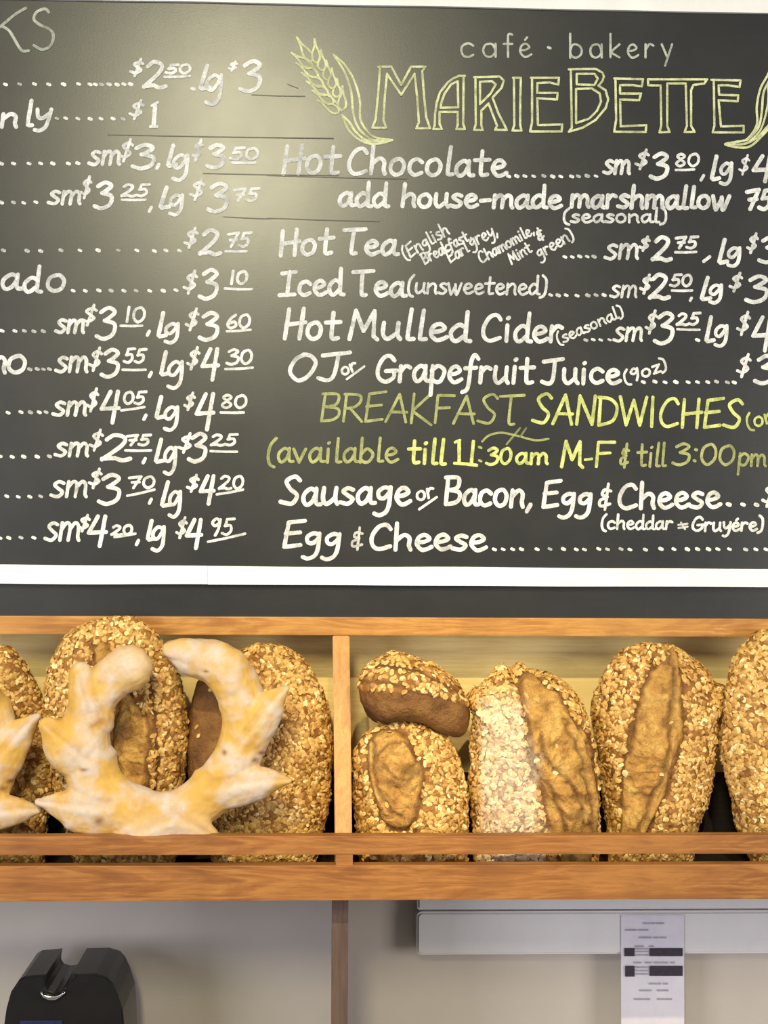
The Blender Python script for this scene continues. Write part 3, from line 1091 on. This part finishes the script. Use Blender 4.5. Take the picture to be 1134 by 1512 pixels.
def loaf(name, label, outline, yc, T, tilt=0.0, ears=(), folds=(), bare=(), flour=None, noats=1500, seed=1,
         lump=0.004, dark=None, oat=(4.9, 3.4), group='oat loaves in the bread shelf', clamp=True, boxy=0.8):
    rnd = np.random.RandomState(seed)
    o_ = np.array(outline, float)
    cx, cy = (o_[:, 0].min() + o_[:, 0].max()) / 2, (o_[:, 1].min() + o_[:, 1].max()) / 2
    dense = np.array(smooth_path([tuple(p) for p in outline] + [tuple(outline[0])], 14)[:-1])
    ang = np.arctan2(dense[:, 1] - cy, dense[:, 0] - cx)
    rad = np.hypot(dense[:, 0] - cx, dense[:, 1] - cy)
    k = np.argsort(ang)
    ang, rad = ang[k], rad[k]
    na, nr = 200, 110
    A = np.linspace(-math.pi, math.pi, na, endpoint=False)
    Rr = np.interp(A, np.r_[ang - 2 * math.pi, ang, ang + 2 * math.pi], np.r_[rad, rad, rad])
    ph = np.linspace(0, math.pi, nr + 1)[1:-1]
    PH, AA = np.meshgrid(ph, A, indexing='ij')
    RR = np.broadcast_to(Rr, PH.shape)
    sr = np.sin(PH) ** boxy
    dx = RR * sr * np.cos(AA)
    dy = RR * sr * np.sin(AA)
    yy = -np.sign(np.cos(PH)) * np.abs(np.cos(PH)) ** 0.9 * T / 2
    yy = np.where(yy > 0, yy * 0.8, yy)
    s_ = sc_at(yc)
    X, Z, Y = dx * s_, -dy * s_, yy
    px, py = cx + dx, cy + dy
    # unit outward direction (approx)
    nx, nz, ny = X / (RR * s_) ** 2, Z / (RR * s_) ** 2, Y / (T / 2) ** 2
    nl = np.sqrt(nx ** 2 + ny ** 2 + nz ** 2) + 1e-9
    nx, ny, nz = nx / nl, ny / nl, nz / nl
    nz_arr = np.array([[noise.fractal(Vector((X[i, j] * 18, Y[i, j] * 18, Z[i, j] * 18)) + Vector((seed * 7.1, 0, 0)), 1.0, 2.0, 3) for j in range(na)] for i in range(len(ph))])
    fine = np.array([[noise.fractal(Vector((X[i, j] * 75, Y[i, j] * 75, Z[i, j] * 75)) + Vector((0, seed * 3.3, 0)), 1.0, 2.0, 3) for j in range(na)] for i in range(len(ph))])
    disp = nz_arr * lump + fine * lump * 0.4
    ear = np.zeros(PH.shape)
    drk = np.zeros(PH.shape)
    nooat = np.zeros(PH.shape)
    front = (PH < math.pi * 0.62).astype(float)
    wob = nz_arr * 0.22 + fine * 0.10
    for path in ears:
        d, side = seg_dist(px, py, path)
        d = d + wob
        m = (1 - sstep(.85, 1.0, d)) * front
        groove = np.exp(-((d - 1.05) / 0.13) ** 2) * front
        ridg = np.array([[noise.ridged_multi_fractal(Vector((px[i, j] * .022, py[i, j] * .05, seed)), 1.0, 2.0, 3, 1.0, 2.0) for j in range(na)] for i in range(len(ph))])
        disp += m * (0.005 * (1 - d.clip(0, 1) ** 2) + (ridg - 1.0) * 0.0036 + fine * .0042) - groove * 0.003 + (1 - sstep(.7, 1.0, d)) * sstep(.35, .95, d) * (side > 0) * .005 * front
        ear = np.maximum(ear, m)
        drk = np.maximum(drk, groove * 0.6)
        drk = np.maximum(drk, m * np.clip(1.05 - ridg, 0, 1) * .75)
        nooat = np.maximum(nooat, np.where(d < 1.1, front, 0))
    for path, hgt, w1, w2 in folds:
        d, side = seg_dist(px, py, [(a, b, 1.0) for a, b in path])
        d = d + (nz_arr * 5 + fine * 2.5)
        sd = d * side
        disp += hgt * np.where(sd < 0, np.exp(-(sd / w1) ** 2), np.exp(-(sd / w2) ** 2)) * front
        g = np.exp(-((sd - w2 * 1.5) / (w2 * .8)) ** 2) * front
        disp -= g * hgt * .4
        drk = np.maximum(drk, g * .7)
    for path in bare:
        d, side = seg_dist(px, py, path)
        d = d + wob
        m = (1 - sstep(.8, 1.1, d))
        nooat = np.maximum(nooat, m)
        drk = np.maximum(drk, m * .5)
    if dark:
        drk = np.maximum(drk, dark(px, py, PH, wob))
        nooat = np.maximum(nooat, (drk > .45).astype(float))
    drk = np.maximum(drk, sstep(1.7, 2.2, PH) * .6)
    fl = flour(px, py, wob) if flour else np.zeros(PH.shape)
    X = X + nx * disp
    Y = Y + ny * disp
    Z = Z + nz * disp
    C0 = P(cx, cy, yc)
    bottom = Z.min()
    Yt = Y + tilt * (Z - bottom)
    Wz = Z + C0.z
    if clamp:
        Wz = np.maximum(Wz, Z_FLOOR + 0.0005 + 0 * Wz)
    # vertices
    V = np.stack([X, Yt, Wz - C0.z], -1).reshape(-1, 3)
    fp = np.array([[0, Yt[0].mean() - 0.0002, V.reshape(len(ph), na, 3)[0, :, 2].mean()]])
    bp = np.array([[0, Yt[-1].mean(), V.reshape(len(ph), na, 3)[-1, :, 2].mean()]])
    V = np.vstack([V, fp, bp])
    n_r = len(ph)
    ii, jj = np.meshgrid(np.arange(n_r - 1), np.arange(na), indexing='ij')
    j2 = (jj + 1) % na
    Q = np.stack([ii * na + jj, (ii + 1) * na + jj, (ii + 1) * na + j2, ii * na + j2], -1).reshape(-1, 4)
    faces = Q.tolist()
    fi, bi = n_r * na, n_r * na + 1
    for j in range(na):
        faces.append([fi, j, (j + 1) % na])
        faces.append([bi, (n_r - 1) * na + (j + 1) % na, (n_r - 1) * na + j])
    # base point at the bottom of the loaf
    root = empty(name, (C0.x, yc, Z_FLOOR if clamp else C0.z + V[:, 2].min()), label, 'bread', group)
    off = np.array([0, 0, C0.z - root.location.z])
    V = V + off
    me = bpy.data.meshes.new('crust')
    me.from_pydata(V.tolist(), [], faces)
    for nm, ar in (('ear', ear), ('dark', np.clip(drk, 0, 1)), ('flour', np.clip(fl, 0, 1))):
        a = ar.reshape(-1)
        fattr(me, nm, np.r_[a, ar[0].mean(), ar[-1].mean()])
    bm = bmesh.new()
    bm.from_mesh(me)
    bmesh.ops.recalc_face_normals(bm, faces=bm.faces)
    bm.to_mesh(me)
    bm.free()
    link('crust', me, CRUST, root, True)
    if noats:
        p = V[Q]
        nrm = np.cross(p[:, 2] - p[:, 0], p[:, 3] - p[:, 1])
        ar = np.linalg.norm(nrm, axis=1)
        nrm = nrm / (ar[:, None] + 1e-12)
        # outward
        ctr = V[:-2].mean(0)
        sgn = np.sign(((p.mean(1) - ctr) * nrm).sum(1))
        nrm *= sgn[:, None]
        mask = nooat.reshape(-1)[Q].mean(1)
        phq = PH.reshape(-1)[Q].mean(1)
        wgt = ar * (mask < .35) * (phq < 1.95) + ar * (mask >= .35) * (mask < .8) * .08 + ar * (phq < 1.6) * .008
        wgt /= wgt.sum()
        noats = int(noats * 1.2)
        idx = rnd.choice(len(Q), noats, p=wgt)
        vs, fs, tone, fo = [], [], [], []
        flq = np.clip(fl, 0, 1).reshape(-1)[Q].mean(1)
        for q in idx:
            b = rnd.rand(2)
            pt = p[q, 0] * (1 - b[0]) * (1 - b[1]) + p[q, 1] * b[0] * (1 - b[1]) + p[q, 2] * b[0] * b[1] + p[q, 3] * (1 - b[0]) * b[1]
            nv = Vector(nrm[q]) + Vector(rnd.uniform(-.5, .5, 3))
            nv.normalize()
            u = nv.cross(Vector(rnd.uniform(-1, 1, 3))).normalized()
            w_ = nv.cross(u)
            sz = rnd.uniform(.7, 1.25)
            a_, b_ = oat[0] * S * sz, oat[1] * S * sz * rnd.uniform(.8, 1.15)
            k0 = len(vs)
            c0 = Vector(pt) + nv * 0.0011
            m = 7
            for j in range(m):
                an = 2 * math.pi * j / m
                rj = rnd.uniform(.85, 1.1)
                vs.append(tuple(c0 + u * math.cos(an) * a_ * rj + w_ * math.sin(an) * b_ * rj - nv * 0.0006))
            vs.append(tuple(c0 + nv * 0.0008))
            vs.append(tuple(c0 - nv * 0.0016))
            for j in range(m):
                fs.append((k0 + j, k0 + (j + 1) % m, k0 + m))
                fs.append((k0 + (j + 1) % m, k0 + j, k0 + m + 1))
            tn = np.clip(rnd.normal(.48, .3), 0, 1)
            tone += [tn] * (m + 2)
            fo += [flq[q] * rnd.uniform(.5, 1)] * (m + 2)
        me = bpy.data.meshes.new('oat_flakes')
        me.from_pydata(vs, [], fs)
        fattr(me, 'tone', tone)
        fattr(me, 'flour', fo)
        o = link('oat_flakes', me, OATS, root)
        o['kind'] = 'stuff'
        o['label'] = 'pale rolled oats baked onto the crust'
    return root


# left bin
loaf('oat_loaf', 'oat-crusted loaf half hidden behind the wreath loaf at the left edge',
     [(0, 958), (28, 985), (50, 1018), (68, 1060), (80, 1110), (78, 1150), (66, 1230), (56, 1300), (0, 1306), (-60, 1300), (-100, 1180), (-105, 1080), (-70, 990)],
     -0.02, 0.085, 0.06, seed=2, noats=2300)
loaf('oat_loaf', 'tall oat loaf seen through the hollow of the wreath loaf, rising over the top rail',
     [(167, 914), (213, 926), (250, 970), (270, 1045), (274, 1130), (264, 1200), (246, 1300), (170, 1306), (125, 1300), (96, 1215), (78, 1140), (64, 1055), (74, 980), (107, 934)],
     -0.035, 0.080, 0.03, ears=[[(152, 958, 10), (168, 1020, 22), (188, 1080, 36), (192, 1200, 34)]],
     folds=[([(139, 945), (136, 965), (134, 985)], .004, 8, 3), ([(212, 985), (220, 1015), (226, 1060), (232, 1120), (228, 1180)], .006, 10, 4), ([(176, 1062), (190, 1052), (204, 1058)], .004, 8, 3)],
     seed=3, noats=2900, dark=lambda x, y, ph, w_: np.exp(-(((x - 187) / 20) ** 2 + ((y - 1072) / 24) ** 2)) * .8)
loaf('oat_loaf', 'broad oat loaf beside the divider, behind the right arm of the wreath loaf',
     [(400, 955), (440, 972), (473, 1018), (490, 1085), (488, 1160), (475, 1230), (452, 1300), (390, 1306), (335, 1300), (297, 1220), (280, 1150), (277, 1080), (292, 1010), (325, 975), (360, 958)],
     -0.02, 0.10, 0.05, bare=[[(300, 990, 42), (296, 1080, 46), (300, 1150, 42)]], seed=4, noats=3300)
# right bin
loaf('oat_loaf', 'small oat loaf with swirled bare crust, under the tipped round loaf',
     [(600, 1064), (640, 1073), (668, 1103), (686, 1150), (690, 1200), (682, 1300), (650, 1306), (590, 1306), (540, 1300), (526, 1215), (521, 1150), (531, 1100), (560, 1073)],
     -0.06, 0.11, 0.03, ears=[[(572, 1102, 30), (584, 1140, 36), (590, 1185, 28)]],
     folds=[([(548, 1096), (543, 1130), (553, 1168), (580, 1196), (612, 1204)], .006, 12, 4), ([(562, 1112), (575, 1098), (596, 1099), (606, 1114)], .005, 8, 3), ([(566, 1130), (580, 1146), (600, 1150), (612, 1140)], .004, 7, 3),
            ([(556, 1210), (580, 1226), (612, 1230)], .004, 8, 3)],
     seed=5, noats=1900, oat=(5.3, 3.7))
loaf('round_loaf', 'small round brown loaf tipped on its side on top of another loaf',
     [(531, 1003), (540, 984), (560, 970), (583, 964), (615, 973), (650, 986), (676, 1010), (692, 1042), (693, 1068), (680, 1087), (655, 1084), (620, 1068), (585, 1066), (556, 1066), (538, 1045), (530, 1022)],
     -0.045, 0.12, 0.0, seed=6, noats=420, lump=0.003, clamp=False, group=None,
     folds=[([(560, 985), (610, 990), (650, 1010), (684, 1032)], .003, 12, 4), ([(540, 1010), (590, 1012), (650, 1035), (690, 1050)], .0015, 14, 5)],
     bare=[[(535, 1040, 24), (600, 1036, 26), (690, 1070, 30)]],
     dark=lambda x, y, ph, w_: sstep(0, 46, (y - (1006 + (x - 530) * .30)) + w_ * 40) * .95)
FL8 = lambda x, y, w_: (1 - sstep(752, 774, x - (y - 1000) * .15 + w_ * 60)) * sstep(1010, 1050, y) * sstep(700, 715, x) * .5
loaf('oat_loaf', 'oat loaf with floured left side and folded yellow ear, middle of the right bin',
     [(738, 983), (752, 988), (766, 981), (782, 991), (810, 993), (842, 1012), (868, 1060), (884, 1130), (884, 1190), (876, 1300), (800, 1306), (715, 1300), (699, 1200), (694, 1120), (700, 1060), (690, 1032), (714, 1012)],
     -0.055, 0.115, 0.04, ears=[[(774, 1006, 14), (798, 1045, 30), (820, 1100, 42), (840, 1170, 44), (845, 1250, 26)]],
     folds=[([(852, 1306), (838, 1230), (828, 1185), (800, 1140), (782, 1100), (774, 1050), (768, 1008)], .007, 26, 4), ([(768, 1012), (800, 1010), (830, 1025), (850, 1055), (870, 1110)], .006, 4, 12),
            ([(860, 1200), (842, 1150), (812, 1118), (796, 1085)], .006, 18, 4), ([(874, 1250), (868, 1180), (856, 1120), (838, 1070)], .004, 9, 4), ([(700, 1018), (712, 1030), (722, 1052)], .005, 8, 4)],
     flour=FL8, seed=8, noats=2500, oat=(5.4, 3.8))
loaf('oat_loaf', 'tall oat loaf with long rough bare split down its front, second from the right',
     [(950, 953), (1000, 958), (1043, 985), (1060, 1010), (1072, 1012), (1070, 1040), (1062, 1056), (1060, 1100), (1048, 1170), (1030, 1225), (1008, 1300), (940, 1306), (904, 1300), (896, 1200), (886, 1120), (876, 1050), (890, 1000), (915, 966)],
     -0.02, 0.115, 0.05, ears=[[(988, 966, 8), (976, 1010, 26), (958, 1080, 36), (940, 1150, 32), (924, 1225, 16)]],
     folds=[([(924, 1240), (950, 1190), (975, 1130), (984, 1060), (992, 1000), (988, 966)], .006, 14, 4), ([(905, 1030), (925, 1000), (952, 985)], .005, 4, 10), ([(905, 1150), (930, 1090), (942, 1030)], .004, 9, 5)],
     seed=9, noats=2900)
loaf('oat_loaf', 'big evenly oat-covered loaf cut off by the right edge of the photo',
     [(1136, 931), (1200, 950), (1240, 1020), (1255, 1120), (1230, 1220), (1190, 1300), (1135, 1306), (1100, 1250), (1080, 1180), (1067, 1110), (1070, 1050), (1076, 1000), (1098, 952)],
     -0.045, 0.10, 0.03, seed=10, noats=3200, oat=(5.5, 3.9))


# ------------------------------------------------------------------ wreath loaves
def tube_mesh(bm, path, yc, flat=0.8):
    """path: (px, py, r_px, dy) -> tapered closed tube around centre depth yc"""
    pts = []
    for i in range(len(path) - 1):
        for k in range(6):
            t = k / 6
            pts.append([path[i][j] * (1 - t) + path[i + 1][j] * t for j in range(4)])
    pts.append(list(path[-1]))
    for _ in range(3):
        pts = [pts[0]] + [[(a[j] + 2 * b[j] + c_[j]) / 4 for j in range(4)] for a, b, c_ in zip(pts, pts[1:], pts[2:])] + [pts[-1]]
    s_ = sc_at(yc)
    W = [Vector((p[0] * s_, p[3], -p[1] * s_)) for p in pts]
    Rr = [p[2] * s_ for p in pts]
    # rounded ends
    d0 = (W[0] - W[1]).normalized()
    d1 = (W[-1] - W[-2]).normalized()
    W = [W[0] + d0 * Rr[0] * k for k in (1.0, .85, .5)] + W + [W[-1] + d1 * Rr[-1] * k for k in (.5, .85, 1.0)]
    Rr = [Rr[0] * k for k in (.05, .5, .86)] + Rr + [Rr[-1] * k for k in (.86, .5, .05)]
    m = 20
    rings = []
    for i, (c_, r) in enumerate(zip(W, Rr)):
        t = (W[min(i + 1, len(W) - 1)] - W[max(i - 1, 0)]).normalized()
        nrm = t.cross(Vector((0, 1, 0)))
        nrm = nrm.normalized() if nrm.length > 1e-6 else Vector((1, 0, 0))
        bn = Vector((0, 1, 0))
        rings.append([bm.verts.new(c_ + nrm * math.cos(2 * math.pi * j / m) * r + bn * math.sin(2 * math.pi * j / m) * r * flat) for j in range(m)])
    for a, b in zip(rings, rings[1:]):
        for j in range(m):
            bm.faces.new((a[j], a[(j + 1) % m], b[(j + 1) % m], b[j]))
    bm.faces.new(rings[0])
    bm.faces.new(rings[-1][::-1])


RING = [(252, 957, 15, 0), (277, 967, 27, 0), (318, 976, 34, 0), (349, 1008, 35, 0), (360, 1058, 34, 0), (354, 1108, 35, 0), (325, 1155, 36, 0),
        (280, 1190, 35, 0), (235, 1201, 36, 0), (190, 1192, 40, 0), (149, 1160, 40, 0), (126, 1110, 38, 0), (128, 1060, 35, 0), (144, 1020, 32, 0), (168, 995, 31, 0), (192, 983, 35, -.006)]
LOBES = [
    [(138, 1060, 33, -.004), (128, 1020, 28, -.010), (121, 994, 20, -.012)],
    [(138, 1122, 38, 0), (108, 1101, 37, -.008), (89, 1080, 28, -.012), (76, 1067, 16, -.014)],
    [(170, 1188, 42, 0), (128, 1187, 37, -.008), (96, 1180, 22, -.010), (66, 1175, 6, -.012)],
    [(270, 1200, 32, -.008), (215, 1218, 28, -.018), (172, 1236, 10, -.018)],
    [(262, 1198, 32, -.008), (300, 1214, 22, -.016), (333, 1230, 3, -.016)],
    [(312, 1160, 36, 0), (362, 1150, 29, -.010), (398, 1146, 20, -.014), (426, 1144, 6, -.016)],
    [(350, 1105, 34, 0), (376, 1062, 33, -.008), (399, 1034, 23, -.012), (420, 1012, 6, -.014)],
    [(300, 972, 28, -.004), (268, 956, 19, -.008), (248, 956, 12, -.008)],
    [(345, 1010, 32, -.006), (336, 978, 30, -.010), (324, 962, 18, -.010)],
]


def wreath(label, dx, dy, yc, seed, rot=0.0):
    bm = bmesh.new()
    cx, cy = 245, 1090
    mv = lambda path: [(p[0] - cx, p[1] - cy, p[2], p[3]) for p in path]
    tube_mesh(bm, mv(RING), yc, .75)
    for l_ in LOBES:
        tube_mesh(bm, mv(l_), yc, .72)
    me = bpy.data.meshes.new('dough')
    bm.to_mesh(me)
    bm.free()
    tmp = bpy.data.objects.new('dough_tmp', me)
    COL.objects.link(tmp)
    md = tmp.modifiers.new('r', 'REMESH')
    md.mode = 'VOXEL'
    md.voxel_size = 0.0021
    sm_ = tmp.modifiers.new('s', 'SMOOTH')
    sm_.factor = 0.5
    sm_.iterations = 5
    dg = bpy.context.evaluated_depsgraph_get()
    me2 = bpy.data.meshes.new_from_object(tmp.evaluated_get(dg))
    bpy.data.objects.remove(tmp)
    n = len(me2.vertices)
    co = np.empty(n * 3, np.float32)
    me2.vertices.foreach_get('co', co)
    co = co.reshape(-1, 3).astype(float)
    no = np.empty(n * 3, np.float32)
    me2.vertices.foreach_get('normal', no)
    no = no.reshape(-1, 3)
    s_ = sc_at(yc)
    px, py = co[:, 0] / s_ + cx, -co[:, 2] / s_ + cy
    lo = np.array([noise.fractal(Vector(c_) * 22 + Vector((seed * 5, 0, 0)), 1.0, 2.0, 3) for c_ in co])
    fi = np.array([noise.fractal(Vector(c_) * 90 + Vector((0, seed * 5, 0)), 1.0, 2.0, 3) for c_ in co])
    # snipped edges: a shallow ridge and crease running along each pointed lobe
    crease = np.zeros(n)
    ridge = np.zeros(n)
    for l_ in LOBES[:7]:
        a, b, e = l_[0], l_[-2], l_[-1]
        off = 9
        path = [(a[0], a[1] - off - 6, 4.5), (b[0], b[1] - 10, 3.6), (e[0], e[1] - 4, 2.5)]
        d, sd = seg_dist(px, py, path)
        crease = np.maximum(crease, np.exp(-(d / 1.3) ** 2))
        path = [(a[0], a[1], 9), ((a[0] + b[0]) / 2, (a[1] + b[1]) / 2 - 2, 9), (e[0], e[1], 5)]
        d, sd = seg_dist(px, py, path)
        ridge = np.maximum(ridge, np.exp(-(d / 1.2) ** 2))
    fr = (no[:, 1] < 0.1).astype(float)
    disp = lo * 0.0026 + fi * 0.0006 - crease * fr * 0.003 + ridge * fr * .003
    co = co + no * disp[:, None]
    fl = np.clip(.30 + lo * 1.2 + ridge * .45 + fi * .3, 0, 1)
    fl = np.maximum(fl, np.exp(-(((px - 255) / 60) ** 2 + ((py - 1222) / 26) ** 2)) * 1.0)
    fl = np.maximum(fl, np.exp(-(((px - 190) / 34) ** 2 + ((py - 975) / 26) ** 2)) * .95)
    fl = np.maximum(fl, np.exp(-(((px - 262) / 30) ** 2 + ((py - 965) / 18) ** 2)) * .9)
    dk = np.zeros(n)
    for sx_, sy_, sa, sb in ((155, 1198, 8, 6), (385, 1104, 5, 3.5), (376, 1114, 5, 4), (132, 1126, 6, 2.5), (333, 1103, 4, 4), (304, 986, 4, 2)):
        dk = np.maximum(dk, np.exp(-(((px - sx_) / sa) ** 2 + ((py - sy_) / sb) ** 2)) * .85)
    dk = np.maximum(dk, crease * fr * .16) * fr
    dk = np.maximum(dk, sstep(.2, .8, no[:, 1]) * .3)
    th = math.radians(rot)
    X = co[:, 0] * math.cos(th) + co[:, 2] * math.sin(th)
    Z = -co[:, 0] * math.sin(th) + co[:, 2] * math.cos(th)
    co[:, 0], co[:, 2] = X, Z
    co[:, 1] += 0.10 * (co[:, 2])
    C0 = P(cx + dx, cy + dy, yc)
    zmin = co[:, 2].min()
    root = empty('wreath_loaf', (C0.x, yc, C0.z + zmin), label, 'bread', 'floured wreath loaves')
    co[:, 2] -= zmin
    me2.vertices.foreach_set('co', co.reshape(-1))
    fattr(me2, 'flour', fl)
    fattr(me2, 'dark', dk)
    me2.materials.clear()
    me2.name = 'floured_crust'
    link('floured_crust', me2, DOUGH, root, True)
    return root


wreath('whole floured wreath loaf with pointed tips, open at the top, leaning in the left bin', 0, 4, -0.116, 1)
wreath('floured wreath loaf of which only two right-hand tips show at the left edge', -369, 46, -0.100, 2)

# ------------------------------------------------------------------ below the shelf
# white wall unit with a rounded lower corner
def rounded_box(name, x0, x1, z0, z1, y0, y1, r, mat, parent):
    bm = bmesh.new()
    pts = []
    for cx_, cz_, a0 in ((x0 + r, z0 + r, 180), (x1 - r, z0 + r, 270), (x1 - r, z1 - r, 0), (x0 + r, z1 - r, 90)):
        for k in range(9):
            a = math.radians(a0 + 90 * k / 8)
            pts.append((cx_ + r * math.cos(a), cz_ + r * math.sin(a)))
    f = [bm.verts.new((p[0], y0, p[1])) for p in pts]
    b = [bm.verts.new((p[0], y1, p[1])) for p in pts]
    n = len(pts)
    ff = bm.faces.new(f)
    bm.faces.new(b[::-1])
    for i in range(n):
        bm.faces.new((f[i], b[i], b[(i + 1) % n], f[(i + 1) % n]))
    bmesh.ops.recalc_face_normals(bm, faces=bm.faces)
    bmesh.ops.bevel(bm, geom=[e for e in ff.edges], offset=0.004, segments=3, affect='EDGES')
    me = bpy.data.meshes.new(name)
    bm.to_mesh(me)
    bm.free()
    return adopt(link(name, me, mat), parent)


ux0, ux1 = P(615, 1400, 0.12).x, P(1420, 1400, 0.12).x
uz0, uz1, uzs = P(CX, 1411, 0.12).z, Z_FLOOR - 0.009, P(CX, 1346, 0.12).z
unit = empty('wall_unit', ((ux0 + ux1) / 2, 0.17, uz0), 'white plastic wall-mounted unit with a dark seam, under the right bin', 'appliance')
rounded_box('lower_cover', ux0, ux1, uz0, uzs - 0.0012, 0.12, 0.17, 0.010, PLASTIC, unit)
rounded_box('upper_cover', ux0 + .001, ux1, uzs + 0.0016, uz1, 0.1215, 0.17, 0.004, PLASTIC, unit)
slab('seam', (ux0 + .004, 0.127, uzs - 0.004), (ux1 - .004, 0.165, uzs + 0.004), SEAM, unit, 0)

# printed slip hanging over the unit
yl = 0.1185
nt = empty('printed_slip', P(964, 1505, yl), 'long white printed paper slip with two black bars taped to the white unit', 'paper')
vs, fs = [], []
for i in range(13):
    t = i / 12
    py_ = 1351 + (1540 - 1351) * t
    for j in range(5):
        u = j / 4
        p = P(917 + 93 * u, py_, yl)
        vs.append((p.x, yl + 0.0012 * math.sin(t * 5 + u) * (1 if t > .4 else .1) - 0.0008, p.z))
for i in range(12):
    for j in range(4):
        k = i * 5 + j
        fs.append((k, k + 5, k + 6, k + 1))
n0 = len(vs)
vs += [(a, b + 0.0003, c_) for a, b, c_ in vs]
fs += [tuple(x + n0 for x in f[::-1]) for f in fs]
me = bpy.data.meshes.new('paper')
me.from_pydata(vs, [], fs)
adopt(link('paper_sheet', me, PAPER), nt)


def marks(name, rects, mat, dep=0.0026):
    vs, fs = [], []
    for x0, y0, x1, y1 in rects:
        k = len(vs)
        for a, b in ((x0, y0), (x1, y0), (x1, y1), (x0, y1)):
            vs.append(P(a, b, yl - dep))
        fs.append((k, k + 3, k + 2, k + 1))
    me = bpy.data.meshes.new(name)
    me.from_pydata([tuple(v_) for v_ in vs], [], fs)
    return adopt(link(name, me, mat), nt)


for bar in ((922, 1400, 937, 1412), (959, 1400, 1008, 1412), (923, 1426, 937, 1442), (959, 1426, 1008, 1441)):
    marks('printed_bar', [bar], INK)
gr = []
for y_ in (1400, 1404, 1409, 1427, 1432, 1437):
    gr.append((937, y_, 959, y_ + 2.2))
for y_, xs in ((1362, ((950, 966), (969, 980))), (1372, ((924, 940), (943, 957))), (1383, ((944, 962), (966, 971), (974, 984))), (1396, ((938, 950), (959, 965))),
               (1420, ((936, 947), (952, 962), (966, 986), (990, 996))), (1451, ((958, 976), (979, 986))), (1461, ((944, 962), (970, 987))), (1474, ((936, 960), (970, 992)))):
    for a, b in xs:
        gr.append((a, y_, b, y_ + 2.6))
marks('printed_text', gr, INKF)['kind'] = 'stuff'

# worktop with its base, standing out of view under the frame
ctr = empty('worktop', (0.2, 0.0, -1.75), 'grey worktop just below the photo that carries the black machine', 'worktop')
slab('worktop_slab', (-2.2, -0.25, -0.99), (2.6, 0.165, -0.97), COUNTER, ctr, 0.002)
slab('base_cabinet', (-2.2, -0.2, -1.75), (2.6, 0.165, -0.99), WOOD_D, ctr, 0.002)

# black machine
ym = -0.03
mach = empty('coffee_grinder', (P(106, 1500, ym).x, 0.03, -0.97), 'glossy black machine top with a notch and silver lip, below the left bin', 'appliance')
out = [(28, 1447), (36, 1442), (60, 1440), (68, 1439), (66, 1448), (66, 1456), (70, 1463), (80, 1466), (90, 1465), (96, 1460), (101, 1450), (110, 1443), (130, 1439), (165, 1438),
       (182, 1443), (190, 1452), (198, 1470), (205, 1492), (207, 1512), (209, 1560), (209, 1700), (4, 1700), (4, 1560), (6, 1512), (9, 1490), (16, 1465)]
s_ = sc_at(ym)
c0 = P(106, 1500, ym)
zb = -0.97
bm = bmesh.new()
pts = []
for x_, y_ in out:
    p = P(x_ - (24 if x_ > 110 else 0), y_, ym)
    pts.append((p.x, max(p.z, zb) if y_ < 1690 else zb))
f = [bm.verts.new((p[0], ym, p[1])) for p in pts]
b = [bm.verts.new((p[0], ym + .13, p[1])) for p in pts]
n = len(pts)
ff = bm.faces.new(f)
bb = bm.faces.new(b[::-1])
for i in range(n):
    bm.faces.new((f[i], b[i], b[(i + 1) % n], f[(i + 1) % n]))
bmesh.ops.recalc_face_normals(bm, faces=bm.faces)
bmesh.ops.bevel(bm, geom=[e for e in ff.edges], offset=0.0028, segments=3, affect='EDGES')
me = bpy.data.meshes.new('machine_body')
bm.to_mesh(me)
bm.free()
adopt(link('machine_body', me, BLACK), mach)
# silver lip in the notch
bm = bmesh.new()
arc = [(60, 1464, 1.2), (64, 1470, 3.6), (72, 1473, 4.4), (82, 1473, 4.2), (90, 1469, 3.2), (97, 1464, 1.2)]
tube = []
rings = []
for i, (x_, y_, r_) in enumerate(arc):
    p = P(x_, y_, ym - .004)
    ring = []
    for j in range(10):
        an = 2 * math.pi * j / 10
        ring.append(bm.verts.new((p.x, p.y + math.sin(an) * .004, p.z + math.cos(an) * r_ * S)))
    rings.append(ring)
for a, b_ in zip(rings, rings[1:]):
    for j in range(10):
        bm.faces.new((a[j], a[(j + 1) % 10], b_[(j + 1) % 10], b_[j]))
bm.faces.new(rings[0])
bm.faces.new(rings[-1][::-1])
bmesh.ops.recalc_face_normals(bm, faces=bm.faces)
me = bpy.data.meshes.new('silver_lip')
bm.to_mesh(me)
bm.free()
o = adopt(link('silver_lip', me, CHROME, None, True), mach)
o['label'] = 'shiny silver lip in the notch'
a, b = P(30, 1507, ym), P(92, 1540, ym)
slab('display_panel', (a.x, ym - .002, b.z), (b.x, ym + .004, a.z), SCREEN, mach, 0.001)
